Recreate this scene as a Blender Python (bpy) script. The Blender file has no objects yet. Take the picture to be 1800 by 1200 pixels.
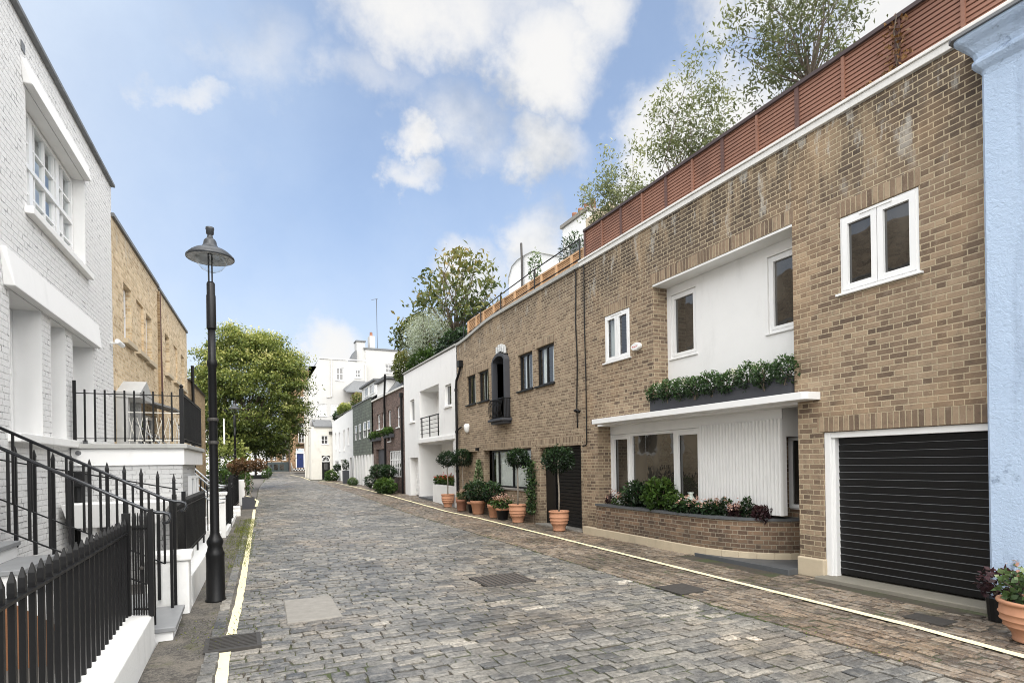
import bpy, math, random
import numpy as np
from mathutils import Vector, Matrix

random.seed(7)
scene = bpy.context.scene
scene.render.engine = 'CYCLES'
scene.cycles.filter_width = 1.0; scene.cycles.max_bounces = 5; scene.cycles.diffuse_bounces = 3; scene.cycles.glossy_bounces = 3; scene.cycles.transmission_bounces = 3; scene.cycles.transparent_max_bounces = 6
COL = scene.collection
ORG = {}
V = Vector

# ------------------------------------------------------------------ helpers
def tag(o, label=None, cat=None, group=None, kind=None):
    if label: o['label'] = label
    if cat: o['category'] = cat
    if group: o['group'] = group
    if kind: o['kind'] = kind
    return o

def thing(name, label, cat, loc=(0, 0, 0), group=None):
    o = bpy.data.objects.new(name, None)
    o.empty_display_size = 0.2
    COL.objects.link(o)
    o.location = loc
    ORG[o.name] = V(loc)
    return tag(o, label, cat, group)

def link_mesh(name, me, mat, parent=None, loc=None, smooth=False):
    org = ORG[parent.name] if parent is not None else V(loc if loc else (0, 0, 0))
    if org.length > 0:
        me.transform(Matrix.Translation(-org))
    me.materials.append(mat)
    if smooth:
        me.polygons.foreach_set('use_smooth', [True] * len(me.polygons))
    o = bpy.data.objects.new(name, me)
    COL.objects.link(o)
    if parent is not None:
        o.parent = parent
    else:
        o.location = org
    ORG[o.name] = org
    return o

def smoothstep(a, b, x):
    t = max(0.0, min(1.0, (x - a) / (b - a)))
    return t * t * (3 - 2 * t)

class Frame:
    """Wall frame: u along the wall, n out of it, z up."""
    def __init__(s, O, U, N):
        s.O = V(O); s.U = V(U).normalized(); s.N = V(N).normalized()
    def P(s, u, n, z):
        p = s.O + s.U * u + s.N * n
        return V((p.x, p.y, p.z + z))

class MB:
    def __init__(s):
        s.v = []; s.f = []
    def add(s, vs, fs):
        b = len(s.v)
        s.v += [tuple(p) for p in vs]
        s.f += [tuple(i + b for i in f) for f in fs]
        return s
    def quad(s, a, b, c, d):
        return s.add([a, b, c, d], [(0, 1, 2, 3)])
    def hexa(s, p):
        # p: 4 bottom ring, 4 top ring
        return s.add(p, [(3, 2, 1, 0), (4, 5, 6, 7), (0, 1, 5, 4), (1, 2, 6, 5), (2, 3, 7, 6), (3, 0, 4, 7)])
    def box(s, x0, x1, y0, y1, z0, z1):
        return s.hexa([(x0, y0, z0), (x1, y0, z0), (x1, y1, z0), (x0, y1, z0),
                       (x0, y0, z1), (x1, y0, z1), (x1, y1, z1), (x0, y1, z1)])
    def lbox(s, F, u0, u1, n0, n1, z0, z1):
        return s.hexa([F.P(u0, n0, z0), F.P(u1, n0, z0), F.P(u1, n1, z0), F.P(u0, n1, z0),
                       F.P(u0, n0, z1), F.P(u1, n0, z1), F.P(u1, n1, z1), F.P(u0, n1, z1)])
    def loft(s, rings, cap=True, closed=True):
        b = len(s.v); n = len(rings[0])
        for r in rings: s.v += [tuple(p) for p in r]
        m = n if closed else n - 1
        for k in range(len(rings) - 1):
            for i in range(m):
                j = (i + 1) % n
                s.f.append((b + k * n + i, b + k * n + j, b + (k + 1) * n + j, b + (k + 1) * n + i))
        if cap:
            s.f.append(tuple(b + i for i in reversed(range(n))))
            s.f.append(tuple(b + (len(rings) - 1) * n + i for i in range(n)))
        return s
    def lathe(s, c, prof, n=20, cap=True):
        c = V(c)
        rings = [[(c.x + r * math.cos(2 * math.pi * i / n), c.y + r * math.sin(2 * math.pi * i / n), c.z + z)
                  for i in range(n)] for r, z in prof]
        return s.loft(rings, cap)
    def tube(s, pts, r, n=6, cap=True):
        pts = [V(p) for p in pts]
        rs = r if isinstance(r, (list, tuple)) else [r] * len(pts)
        rings = []
        up = V((0, 0, 1))
        prev = None
        for i, p in enumerate(pts):
            d = (pts[min(i + 1, len(pts) - 1)] - pts[max(i - 1, 0)])
            if d.length < 1e-9: d = V((0, 0, 1))
            d.normalize()
            if prev is None:
                a = d.cross(up)
                if a.length < 1e-3: a = d.cross(V((1, 0, 0)))
            else:
                a = prev - d * prev.dot(d)
                if a.length < 1e-4: a = d.cross(V((0.3, 1, 0.2)))
            a.normalize(); prev = a
            b = d.cross(a)
            rings.append([p + (a * math.cos(2 * math.pi * k / n) + b * math.sin(2 * math.pi * k / n)) * rs[i] for k in range(n)])
        return s.loft(rings, cap)
    def bar(s, a, b, w, h=None):
        """rectangular bar between two points"""
        a = V(a); b = V(b); h = h or w
        d = (b - a).normalized()
        x = d.cross(V((0, 0, 1)))
        if x.length < 1e-3: x = V((1, 0, 0))
        x.normalize(); y = d.cross(x)
        x *= w / 2; y *= h / 2
        return s.hexa([a - x - y, a + x - y, a + x + y, a - x + y, b - x - y, b + x - y, b + x + y, b - x + y])
    def strip(s, F, pts, lo, hi, along='u'):
        """extrude an open profile. along 'u': pts are (z,n); along 'z': pts are (u,n)"""
        b = len(s.v)
        for q, n in pts:
            if along == 'u':
                s.v.append(tuple(F.P(lo, n, q))); s.v.append(tuple(F.P(hi, n, q)))
            else:
                s.v.append(tuple(F.P(q, n, lo))); s.v.append(tuple(F.P(q, n, hi)))
        for i in range(len(pts) - 1):
            s.f.append((b + 2 * i, b + 2 * i + 1, b + 2 * i + 3, b + 2 * i + 2))
        return s
    def build(s, name, mat, parent=None, loc=None, smooth=False, bevel=0.0, autosmooth=False):
        me = bpy.data.meshes.new(name)
        me.from_pydata(s.v, [], s.f)
        me.update()
        o = link_mesh(name, me, mat, parent, loc, smooth)
        if bevel > 0:
            m = o.modifiers.new('bevel', 'BEVEL'); m.width = bevel; m.segments = 2; m.limit_method = 'ANGLE'
            m.angle_limit = math.radians(40)
        return o

def wall_mesh(F, u0, u1, z0, z1, holes=(), top=None, cuts=(), mb=None):
    """front face with rectangular openings (u0,u1,z0,z1,depth) and their reveals"""
    mb = mb or MB()
    us = sorted(set([u0, u1] + [h[0] for h in holes] + [h[1] for h in holes] + list(cuts)))
    us = [u for u in us if u0 <= u <= u1]
    zs = sorted(set([z0, z1] + [h[2] for h in holes] + [h[3] for h in holes]))
    zs = [z for z in zs if z0 <= z <= z1]
    def tz(u, z): return top(u) if (top and z == z1) else z
    for i in range(len(us) - 1):
        for j in range(len(zs) - 1):
            uc = (us[i] + us[i + 1]) / 2; zc = (zs[j] + zs[j + 1]) / 2
            if any(h[0] < uc < h[1] and h[2] < zc < h[3] for h in holes): continue
            mb.quad(F.P(us[i], 0, zs[j]), F.P(us[i + 1], 0, zs[j]), F.P(us[i + 1], 0, tz(us[i + 1], zs[j + 1])), F.P(us[i], 0, tz(us[i], zs[j + 1])))
    for a, b, c, d, dep in holes:
        if dep <= 0: continue
        mb.quad(F.P(a, 0, c), F.P(a, -dep, c), F.P(a, -dep, d), F.P(a, 0, d))
        mb.quad(F.P(b, 0, c), F.P(b, 0, d), F.P(b, -dep, d), F.P(b, -dep, c))
        mb.quad(F.P(a, 0, d), F.P(a, -dep, d), F.P(b, -dep, d), F.P(b, 0, d))
        mb.quad(F.P(a, 0, c), F.P(b, 0, c), F.P(b, -dep, c), F.P(a, -dep, c))
    return mb

def window(parent, F, u0, u1, z0, z1, n=-0.06, fw=0.06, fd=0.06, mull=(), trans=(), lights=(), bar=0.03,
           mat=None, glass=None, sill=None, sillmat=None, grid=None, name='window', lw=0.045, curtain=None, sash=0):
    """frame mesh (part) with pane and sill sub-parts; u0..z1 is the outside of the frame"""
    w = MB()
    w.lbox(F, u0, u0 + fw, n - fd, n, z0, z1); w.lbox(F, u1 - fw, u1, n - fd, n, z0, z1)
    w.lbox(F, u0 + fw, u1 - fw, n - fd, n - 0.002, z0, z0 + fw); w.lbox(F, u0 + fw, u1 - fw, n - fd, n - 0.002, z1 - fw, z1)
    for m in mull: w.lbox(F, m - bar / 2, m + bar / 2, n - fd, n - 0.004, z0 + fw, z1 - fw)
    for t in trans: w.lbox(F, u0 + fw, u1 - fw, n - fd + 0.004, n - 0.006, t - bar / 2, t + bar / 2)
    for a, b, c, d in lights:    # opening lights: an inner ring standing a little proud
        w.lbox(F, a, a + lw, n - 0.03, n + 0.012, c, d); w.lbox(F, b - lw, b, n - 0.03, n + 0.012, c, d)
        w.lbox(F, a + lw, b - lw, n - 0.03, n + 0.010, c, c + lw); w.lbox(F, a + lw, b - lw, n - 0.03, n + 0.010, d - lw, d)
    if grid:
        gu, gz, gb = grid
        for i in range(1, gu):
            u = u0 + fw + (u1 - u0 - 2 * fw) * i / gu
            w.lbox(F, u - gb / 2, u + gb / 2, n - fd + 0.006, n - 0.012, z0 + fw, z1 - fw)
        for i in range(1, gz):
            z = z0 + fw + (z1 - z0 - 2 * fw) * i / gz
            w.lbox(F, u0 + fw, u1 - fw, n - fd + 0.009, n - 0.015, z - gb / 2, z + gb / 2)
    if sash:
        zm = z0 + (z1 - z0) * sash
        w.lbox(F, u0 + fw * .6, u1 - fw * .6, n - fd - 0.01, n + 0.012, zm - 0.03, zm + 0.03)
    o = w.build(name, mat, parent)
    MB().quad(F.P(u0 + fw * .5, n - fd * .55, z0 + fw * .5), F.P(u1 - fw * .5, n - fd * .55, z0 + fw * .5),
              F.P(u1 - fw * .5, n - fd * .55, z1 - fw * .5), F.P(u0 + fw * .5, n - fd * .55, z1 - fw * .5)).build('pane', glass, o)
    if sill:
        h, pr, ex = sill
        MB().lbox(F, u0 - ex, u1 + ex, n - 0.04, pr, z0 - h, z0 - 0.002).build('sill', sillmat or mat, o, bevel=0.006)
    if curtain:
        for ci, (a, b, cm) in enumerate(curtain):
            k = max(2, int((b - a) / 0.045))
            pts = [(a + (b - a) * i / k, n - fd - 0.05 - 0.03 * ((i % 2) + 0.3 * random.random())) for i in range(k + 1)]
            MB().strip(F, pts, z0 + 0.02, z1 - 0.02, 'z').build('curtain', cm, o)
    return o

def gz(y):
    K = [(-60, 0), (20, 0), (28, .2), (36, .32), (52, .45), (62, .68), (75, 1.05), (95, 1.15), (500, 1.2)]
    for (a, p), (b, q) in zip(K, K[1:]):
        if y <= b:
            t = (y - a) / (b - a)
            return p + (q - p) * t
    return 1.2

def leaf_mesh(name, mat, parent, C, size, aspect=0.42, up=0.6, tint=None, seed=0, loc=None, out=None, droop=0.0, jit=0.35, fold=0.12):
    """many pointed leaves, one folded quad each"""
    rng = np.random.default_rng(seed)
    C = np.asarray(C, float); n = len(C)
    s = size * (1 + jit * rng.uniform(-1, 1, n))[:, None]
    a = rng.normal(size=(n, 3))
    if out is not None: a = a * 0.7 + np.asarray(out) * 1.0
    a[:, 2] -= droop
    a /= np.linalg.norm(a, axis=1)[:, None] + 1e-9
    nr = rng.normal(size=(n, 3)); nr[:, 2] += up * 2
    b = np.cross(nr, a); b /= np.linalg.norm(b, axis=1)[:, None] + 1e-9
    nn = np.cross(a, b)
    base = C - a * s * .5
    tip = C + a * s * .5 - nn * s * fold
    l = C + b * s * aspect * .5 + nn * s * fold * .6
    r = C - b * s * aspect * .5 + nn * s * fold * .6
    vs = np.stack([base, r, tip, l], 1).reshape(-1, 3)
    me = bpy.data.meshes.new(name)
    me.vertices.add(4 * n); me.vertices.foreach_set('co', vs.ravel())
    me.loops.add(4 * n); me.loops.foreach_set('vertex_index', np.arange(4 * n, dtype=np.int32))
    me.polygons.add(n)
    me.polygons.foreach_set('loop_start', np.arange(0, 4 * n, 4, dtype=np.int32))
    me.polygons.foreach_set('loop_total', np.full(n, 4, dtype=np.int32))
    at = me.attributes.new('tint', 'FLOAT', 'FACE')
    t = np.asarray(tint if tint is not None else np.full(n, .5), float)
    at.data.foreach_set('value', np.clip(t + rng.normal(0, .1, n), 0, 1).astype(np.float32))
    me.update(calc_edges=True)
    return link_mesh(name, me, mat, parent, loc)

def copy_tree(o, parent=None, names=None):
    c = o.copy()
    COL.objects.link(c)
    if parent is not None: c.parent = parent
    for ch in list(o.children): copy_tree(ch, c)
    return c

# ------------------------------------------------------------------ materials
class NT:
    def __init__(s, name):
        s.m = bpy.data.materials.new(name); s.m.use_nodes = True
        s.t = s.m.node_tree; s.t.nodes.clear()
        s.out = s.n('ShaderNodeOutputMaterial')
    def n(s, typ, **kw):
        x = s.t.nodes.new(typ)
        for k, v in kw.items(): setattr(x, k, v)
        return x
    def l(s, a, b): s.t.links.new(a, b)
    def setin(s, sock, v):
        if hasattr(v, 'links') or isinstance(v, bpy.types.NodeSocket): s.l(v, sock)
        else: sock.default_value = v
    def math(s, op, a, b=None, c=None, clamp=False):
        x = s.n('ShaderNodeMath', operation=op, use_clamp=clamp)
        s.setin(x.inputs[0], a)
        if b is not None: s.setin(x.inputs[1], b)
        if c is not None: s.setin(x.inputs[2], c)
        return x.outputs[0]
    def mix(s, f, a, b, mode='MIX'):
        x = s.n('ShaderNodeMix', data_type='RGBA', blend_type=mode, clamp_factor=True)
        s.setin(x.inputs[0], f); s.setin(x.inputs[6], rgb(a)); s.setin(x.inputs[7], rgb(b))
        return x.outputs[2]
    def sstep(s, x, lo, hi, a=0.0, b=1.0):
        m = s.n('ShaderNodeMapRange', interpolation_type='SMOOTHSTEP')
        s.setin(m.inputs[0], x); m.inputs[1].default_value = lo; m.inputs[2].default_value = hi
        m.inputs[3].default_value = a; m.inputs[4].default_value = b
        return m.outputs[0]
    def noise(s, vec, scale, detail=4, rough=.55, col=False, dim='3D'):
        x = s.n('ShaderNodeTexNoise', noise_dimensions=dim)
        if vec is not None: s.l(vec, x.inputs['Vector'])
        x.inputs['Scale'].default_value = scale; x.inputs['Detail'].default_value = detail; x.inputs['Roughness'].default_value = rough
        return x.outputs[1 if col else 0]
    def ramp(s, f, stops, interp='LINEAR'):
        x = s.n('ShaderNodeValToRGB'); x.color_ramp.interpolation = interp
        e = x.color_ramp.elements
        while len(e) < len(stops): e.new(.5)
        for el, (p, c) in zip(e, stops):
            el.position = p; el.color = rgb(c)
        s.l(f, x.inputs[0]); return x.outputs[0]
    def pos(s): return s.n('ShaderNodeNewGeometry').outputs['Position']
    def obj(s): return s.n('ShaderNodeTexCoord').outputs['Object']
    def scale(s, vec, sx, sy, sz):
        x = s.n('ShaderNodeVectorMath', operation='MULTIPLY'); s.l(vec, x.inputs[0]); x.inputs[1].default_value = (sx, sy, sz)
        return x.outputs[0]
    def bump(s, h, strength=.5, dist=.01, prev=None):
        x = s.n('ShaderNodeBump'); x.inputs['Strength'].default_value = strength; x.inputs['Distance'].default_value = dist
        s.l(h, x.inputs['Height'])
        if prev is not None: s.l(prev, x.inputs['Normal'])
        return x.outputs[0]
    def bsdf(s, col, rough=.7, normal=None, metal=0.0, spec=.5):
        x = s.n('ShaderNodeBsdfPrincipled')
        s.setin(x.inputs['Base Color'], rgb(col)); s.setin(x.inputs['Roughness'], rough)
        x.inputs['Metallic'].default_value = metal; x.inputs['Specular IOR Level'].default_value = spec
        if normal is not None: s.l(normal, x.inputs['Normal'])
        s.l(x.outputs[0], s.out.inputs[0]); return x

def rgb(c):
    if isinstance(c, (tuple, list)) and len(c) == 3: return (c[0], c[1], c[2], 1)
    if isinstance(c, (int, float)): return (c, c, c, 1)
    return c

def S(r, g, b):
    """sRGB 0-255 to linear"""
    f = lambda v: (v / 255 / 12.92) if v / 255 <= .04045 else ((v / 255 + .055) / 1.055) ** 2.4
    return (f(r), f(g), f(b))

def brick_mat(name, cols, mortar, soldier=False, painted=None, stain=0.0, topstain=None, z0=0.0, u0=0.0, contrast=1.0, bstr=.6, blotch=None, diag=False):
    t = NT(name)
    g = t.n('ShaderNodeNewGeometry')
    sp = t.n('ShaderNodeSeparateXYZ'); t.l(g.outputs['Position'], sp.inputs[0])
    sn = t.n('ShaderNodeSeparateXYZ'); t.l(g.outputs['True Normal'], sn.inputs[0])
    ax = t.math('ABSOLUTE', sn.outputs[0]); ay = t.math('ABSOLUTE', sn.outputs[1]); az = t.math('ABSOLUTE', sn.outputs[2])
    isx = t.math('GREATER_THAN', ax, ay)
    isz = t.math('GREATER_THAN', az, .7)
    dxy = t.math('SUBTRACT', sp.outputs[1], sp.outputs[0])
    u = t.math('MULTIPLY_ADD', isx, dxy, sp.outputs[0])
    if diag: u = t.math('SUBTRACT', sp.outputs[1], sp.outputs[0])
    u = t.math('ADD', u, u0)
    # curved walls: keep running length sensible by using x+y on the diagonal
    v = t.math('MULTIPLY_ADD', isz, t.math('SUBTRACT', sp.outputs[0], sp.outputs[2]), sp.outputs[2])
    v = t.math('SUBTRACT', v, z0)
    pos = g.outputs['Position']
    wob = t.math('MULTIPLY', t.math('SUBTRACT', t.noise(pos, 9, 3), .5), .006)
    if soldier:
        cu = t.math('DIVIDE', u, .075); idu = t.math('FLOOR', cu); fu = t.math('FRACT', cu)
        cv = t.math('DIVIDE', v, .225); idv = t.math('FLOOR', cv); fv = t.math('FRACT', cv)
        du = t.math('MULTIPLY', t.math('MINIMUM', fu, t.math('SUBTRACT', 1.0, fu)), .075)
        dv = t.math('MULTIPLY', t.math('MINIMUM', fv, t.math('SUBTRACT', 1.0, fv)), .225)
        bid = idu; row = idv
    else:
        cv = t.math('DIVIDE', t.math('ADD', v, wob), .075); row = t.math('FLOOR', cv); fv = t.math('FRACT', cv)
        off = t.math('MULTIPLY', t.math('MODULO', t.math('ABSOLUTE', row), 2.0), .5)
        cu = t.math('ADD', t.math('DIVIDE', u, .3375), off); cell = t.math('FLOOR', cu); p = t.math('FRACT', cu)
        ish = t.math('GREATER_THAN', p, .66667)
        loc = t.math('MULTIPLY_ADD', ish, -.66667, p)
        ln = t.math('MULTIPLY_ADD', ish, -.33333, .66667)
        du = t.math('MULTIPLY', t.math('MINIMUM', loc, t.math('SUBTRACT', ln, loc)), .3375)
        dv = t.math('MULTIPLY', t.math('MINIMUM', fv, t.math('SUBTRACT', 1.0, fv)), .075)
        bid = t.math('MULTIPLY_ADD', cell, 2.0, ish)
    d = t.math('MINIMUM', du, dv)
    d = t.math('ADD', d, t.math('MULTIPLY', t.math('SUBTRACT', t.noise(pos, 60, 2), .5), .006))
    mk = t.sstep(d, .0045, .0095)      # 1 on brick
    cx = t.n('ShaderNodeCombineXYZ'); t.l(bid, cx.inputs[0]); t.l(row, cx.inputs[1])
    wn = t.n('ShaderNodeTexWhiteNoise', noise_dimensions='2D'); t.l(cx.outputs[0], wn.inputs[0])
    rnd = wn.outputs['Value']
    f1 = t.noise(pos, 1.3, 3, .6); f2 = t.noise(pos, 45, 3, .7)
    if painted is None:
        k = t.math('ADD', t.math('MULTIPLY', rnd, .75), t.math('MULTIPLY', f1, .28))
        bc = t.ramp(k, cols)
        bc = t.mix(t.math('MULTIPLY', t.math('SUBTRACT', f2, .3), .55, clamp=True), bc, t.mix(.5, bc, (.05, .04, .03)))
        f3 = t.noise(pos, 6.5, 6, .75)
        bc = t.mix(t.math('MULTIPLY', t.sstep(f3, .50, .66), .5), bc, t.mix(.6, bc, (.05, .042, .034)))
        bc = t.mix(t.math('MULTIPLY', t.sstep(f3, .46, .34), .4), bc, t.mix(.55, bc, (.42, .34, .26)))
        mk = t.math('MULTIPLY', mk, t.sstep(t.noise(pos, 16, 4, .75), .26, .42, .45, 1.0))
        if topstain is not None:
            lo, hi, amt = topstain
            zf = t.sstep(sp.outputs[2], lo, hi)
            sv = t.noise(t.scale(pos, 1.7, 1.7, .5), 1.1, 4, .6)
            st = t.sstep(t.math('ADD', sv, t.math('MULTIPLY', zf, .22)), .40, .54)
            bc = t.mix(t.math('MULTIPLY', t.math('MULTIPLY', st, zf), amt), bc, t.mix(.72, bc, (.030, .023, .018)))
            ef = t.sstep(t.noise(t.scale(pos, 1.9, 1.9, .40), 1.15, 4, .6), .49, .60)
            bc = t.mix(t.math('MULTIPLY', t.math('MULTIPLY', ef, zf), .75), bc, t.mix(.65, bc, (.44, .32, .20)))
        mc = t.mix(f2, mortar, tuple(c * .72 for c in mortar))
        c = t.mix(mk, mc, bc)
    else:
        pn = t.mix(t.math('MULTIPLY', f2, .35), painted, tuple(x * .82 for x in painted))
        pn = t.mix(t.math('MULTIPLY', rnd, .16), pn, tuple(x * .75 for x in painted))
        crack = t.sstep(t.noise(t.scale(pos, 1, 1, 2.2), 4, 7, .75), .53, .61)
        mshade = t.math('MULTIPLY', t.math('SUBTRACT', 1.0, mk), t.math('MULTIPLY_ADD', crack, .85, .10))
        c = t.mix(mshade, pn, tuple(x * .25 for x in painted))
    if blotch is not None:     # pale or rusty patches
        bl = t.sstep(t.noise(t.scale(pos, 1, 1, .8), .9, 4, .6), .5, .68)
        c = t.mix(t.math('MULTIPLY', bl, blotch[0]), c, blotch[1], 'MULTIPLY' if blotch[2] else 'MIX')
    if topstain is not None and painted is None:
        wf = t.math('MULTIPLY', t.sstep(t.noise(t.scale(pos, 2.2, 2.2, .8), 1.6, 5, .65), .55, .66), t.sstep(sp.outputs[2], hi - 1.1, hi - .1))
        c = t.mix(t.math('MULTIPLY', wf, .6), c, (.50, .48, .43))
    if stain:
        c = t.mix(t.math('MULTIPLY', t.sstep(f1, .42, .7), stain), c, t.mix(.5, c, (.03, .025, .02)))
        lowd = t.sstep(t.math('ADD', sp.outputs[2], t.math('MULTIPLY', t.noise(pos, 2.5, 4), .6)), .25, .95, 1, 0)
        c = t.mix(t.math('MULTIPLY', lowd, .45), c, (.05, .045, .035))
    h = t.math('ADD', mk, t.math('MULTIPLY', f2, .6))
    h = t.math('ADD', h, t.math('MULTIPLY', rnd, .35))
    t.bsdf(c, .88, t.bump(h, bstr, .012))
    return t.m

def plain(name, col, rough=.6, var=.12, scale=6, metal=0, spec=.5, bump=0.0, bscale=40, bdist=.004, dirt=0.0, streak=False, coord='pos'):
    t = NT(name)
    p = t.pos() if coord == 'pos' else t.obj()
    f = t.noise(t.scale(p, 1, 1, .3) if streak else p, scale, 5, .6)
    c = t.mix(f, tuple(min(1, x * (1 + var)) for x in col), tuple(x * (1 - var) for x in col))
    if dirt:
        d = t.sstep(t.noise(t.scale(p, 1, 1, .35), 2.2, 6, .65), .52, .78)
        c = t.mix(t.math('MULTIPLY', d, dirt), c, t.mix(.65, c, (.08, .075, .06)))
        c = t.mix(t.math('MULTIPLY', t.sstep(t.noise(p, 23, 4, .7), .60, .78), dirt * .6), c, t.mix(.5, c, (.10, .09, .07)))
    nm = None
    if bump: nm = t.bump(t.noise(p, bscale, 5, .6), bump, bdist)
    r = t.math('MULTIPLY_ADD', f, .25, rough - .12)
    t.bsdf(c, r, nm, metal, spec)
    return t.m

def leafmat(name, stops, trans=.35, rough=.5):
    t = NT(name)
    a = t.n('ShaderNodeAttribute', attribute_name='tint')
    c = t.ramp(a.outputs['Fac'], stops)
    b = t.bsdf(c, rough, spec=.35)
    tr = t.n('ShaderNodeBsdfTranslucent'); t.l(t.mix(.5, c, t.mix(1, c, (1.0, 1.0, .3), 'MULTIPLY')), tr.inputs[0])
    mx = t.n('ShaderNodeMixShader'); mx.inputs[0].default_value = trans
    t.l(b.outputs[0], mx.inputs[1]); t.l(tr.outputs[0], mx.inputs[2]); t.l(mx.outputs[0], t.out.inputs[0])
    return t.m

def glassmat(name, clear, tintc=(.86, .89, .88), dark=(.020, .018, .015), ior=2.0):
    t = NT(name)
    wob = t.bump(t.noise(t.pos(), 2.2, 2), .05, .05)
    geo = t.n('ShaderNodeNewGeometry')
    dt = t.n('ShaderNodeVectorMath', operation='DOT_PRODUCT'); t.l(geo.outputs['Incoming'], dt.inputs[0]); t.l(geo.outputs['Normal'], dt.inputs[1])
    cs = t.math('ABSOLUTE', dt.outputs['Value'])
    f0 = ((ior - 1) / (ior + 1)) ** 2
    fres = t.math('MULTIPLY_ADD', t.math('POWER', t.math('SUBTRACT', 1.0, cs), 5.0), 1 - f0, f0)
    gl = t.n('ShaderNodeBsdfGlossy'); gl.inputs['Roughness'].default_value = .015; gl.inputs[0].default_value = (.95, .97, 1, 1)
    t.l(wob, gl.inputs['Normal'])
    if clear:
        b = t.n('ShaderNodeBsdfTransparent'); b.inputs[0].default_value = rgb(tintc)
    else:
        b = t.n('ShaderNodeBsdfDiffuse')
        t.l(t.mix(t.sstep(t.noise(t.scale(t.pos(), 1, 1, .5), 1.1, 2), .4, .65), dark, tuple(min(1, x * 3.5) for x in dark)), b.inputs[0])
    mx = t.n('ShaderNodeMixShader'); t.l(fres, mx.inputs[0]); t.l(b.outputs[0], mx.inputs[1]); t.l(gl.outputs[0], mx.inputs[2])
    t.l(mx.outputs[0], t.out.inputs[0])
    return t.m

def wood_mat(name, c1, c2, rough=.65):
    t = NT(name)
    p = t.pos()
    g = t.noise(t.scale(p, 3, 1.2, 40), 3, 5, .65)
    f = t.noise(p, .9, 4)
    sp = t.n('ShaderNodeSeparateXYZ'); t.l(p, sp.inputs[0])
    c = t.mix(g, c1, c2)
    c = t.mix(t.math('MULTIPLY', t.sstep(f, .45, .7), .45), c, tuple(x * .55 for x in c2))
    t.bsdf(c, rough, t.bump(g, .3, .004))
    return t.m

def setts_mat(name, stops, rough=.44, green=.25):
    t = NT(name)
    g = t.n('ShaderNodeNewGeometry')
    ri = g.outputs['Random Per Island']; p = g.outputs['Position']
    n1 = t.noise(p, .8, 4); n2 = t.noise(p, 28, 6, .7); n3 = t.noise(p, 110, 3, .6)
    k = t.math('ADD', t.math('MULTIPLY', ri, .80), t.math('MULTIPLY', t.math('SUBTRACT', n1, .38), .55), clamp=True)
    c = t.ramp(k, stops)
    c = t.mix(t.sstep(n2, .40, .62), c, t.mix(.62, c, (.026, .025, .023)))
    c = t.mix(t.math('MULTIPLY', t.sstep(t.noise(p, 8, 5, .7), .47, .62), .6), c, t.mix(.5, c, (.36, .335, .29)))
    c = t.mix(t.math('MULTIPLY', t.sstep(n3, .50, .66), .45), c, t.mix(.45, c, (.5, .49, .46)))
    gm = t.sstep(t.noise(p, 1.7, 5, .6), .54, .72)
    c = t.mix(t.math('MULTIPLY', gm, green), c, (.055, .06, .03))
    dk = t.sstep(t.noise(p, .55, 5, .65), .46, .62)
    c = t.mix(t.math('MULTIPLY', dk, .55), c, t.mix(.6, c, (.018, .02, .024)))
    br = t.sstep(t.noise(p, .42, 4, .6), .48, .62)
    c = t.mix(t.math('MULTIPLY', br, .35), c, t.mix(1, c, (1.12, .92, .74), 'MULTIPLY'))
    h = t.math('ADD', t.math('MULTIPLY', n2, 1.0), t.math('MULTIPLY', n3, .25))
    r = t.math('SUBTRACT', t.math('MULTIPLY_ADD', n2, .45, rough - .20), t.math('MULTIPLY', dk, .16))
    t.bsdf(c, r, t.bump(h, .55, .012), spec=.5)
    return t.m

M = {}
tan = [(0, S(76, 62, 53)), (.14, S(100, 83, 69)), (.38, S(129, 109, 90)), (.64, S(146, 125, 103)), (.86, S(160, 139, 115)), (1, S(186, 165, 138))]
M['brick1'] = brick_mat('tan brick with stains', tan, S(190, 174, 146), stain=.25, topstain=(4.7, 6.1, 1.0), blotch=(.22, S(196, 164, 128), False))
M['soldier1'] = brick_mat('tan soldier bricks', tan, S(186, 170, 142), soldier=True, stain=.2, z0=.08)
M['soldier2'] = brick_mat('upper soldier bricks', tan, S(186, 170, 142), soldier=True, stain=.3, z0=.13)
tan2 = [(0, S(90, 75, 64)), (.18, S(120, 102, 84)), (.5, S(146, 126, 105)), (.8, S(160, 140, 117)), (1, S(184, 164, 138))]
M['brick2'] = brick_mat('pale tan brick', tan2, S(190, 175, 148), stain=.3, topstain=(5.2, 6.6, .7))
M['soldier3'] = brick_mat('pale soldier bricks', tan2, S(190, 175, 148), soldier=True, stain=.2, z0=.2)
drk = [(0, S(70, 58, 54)), (.4, S(100, 82, 76)), (.8, S(122, 100, 92)), (1, S(136, 116, 106))]
M['brick3'] = brick_mat('purple brown brick', drk, S(120, 108, 100), stain=.3)
yel = [(0, S(146, 122, 94)), (.22, S(190, 165, 130)), (.6, S(214, 190, 154)), (1, S(230, 210, 178))]
M['brick4'] = brick_mat('yellow stock brick', yel, S(222, 206, 176), stain=.12, topstain=(5.9, 6.9, .4))
M['brick4b'] = brick_mat('weathered yellow stock brick', [(0, S(128, 102, 70)), (.4, S(164, 134, 96)), (1, S(192, 166, 126))], S(170, 152, 122), stain=.45, topstain=(4.0, 5.6, .6))
M['brick5'] = brick_mat('orange brown brick', [(0, S(116, 88, 64)), (.5, S(148, 116, 86)), (1, S(172, 140, 108))], S(180, 158, 128))
M['brickw'] = brick_mat('white painted brick', tan, (.5, .5, .5), painted=(.76, .755, .74), bstr=.8)
M['brickg'] = brick_mat('grey painted brick', tan, (.5, .5, .5), painted=(.52, .52, .515), bstr=.7)
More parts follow.
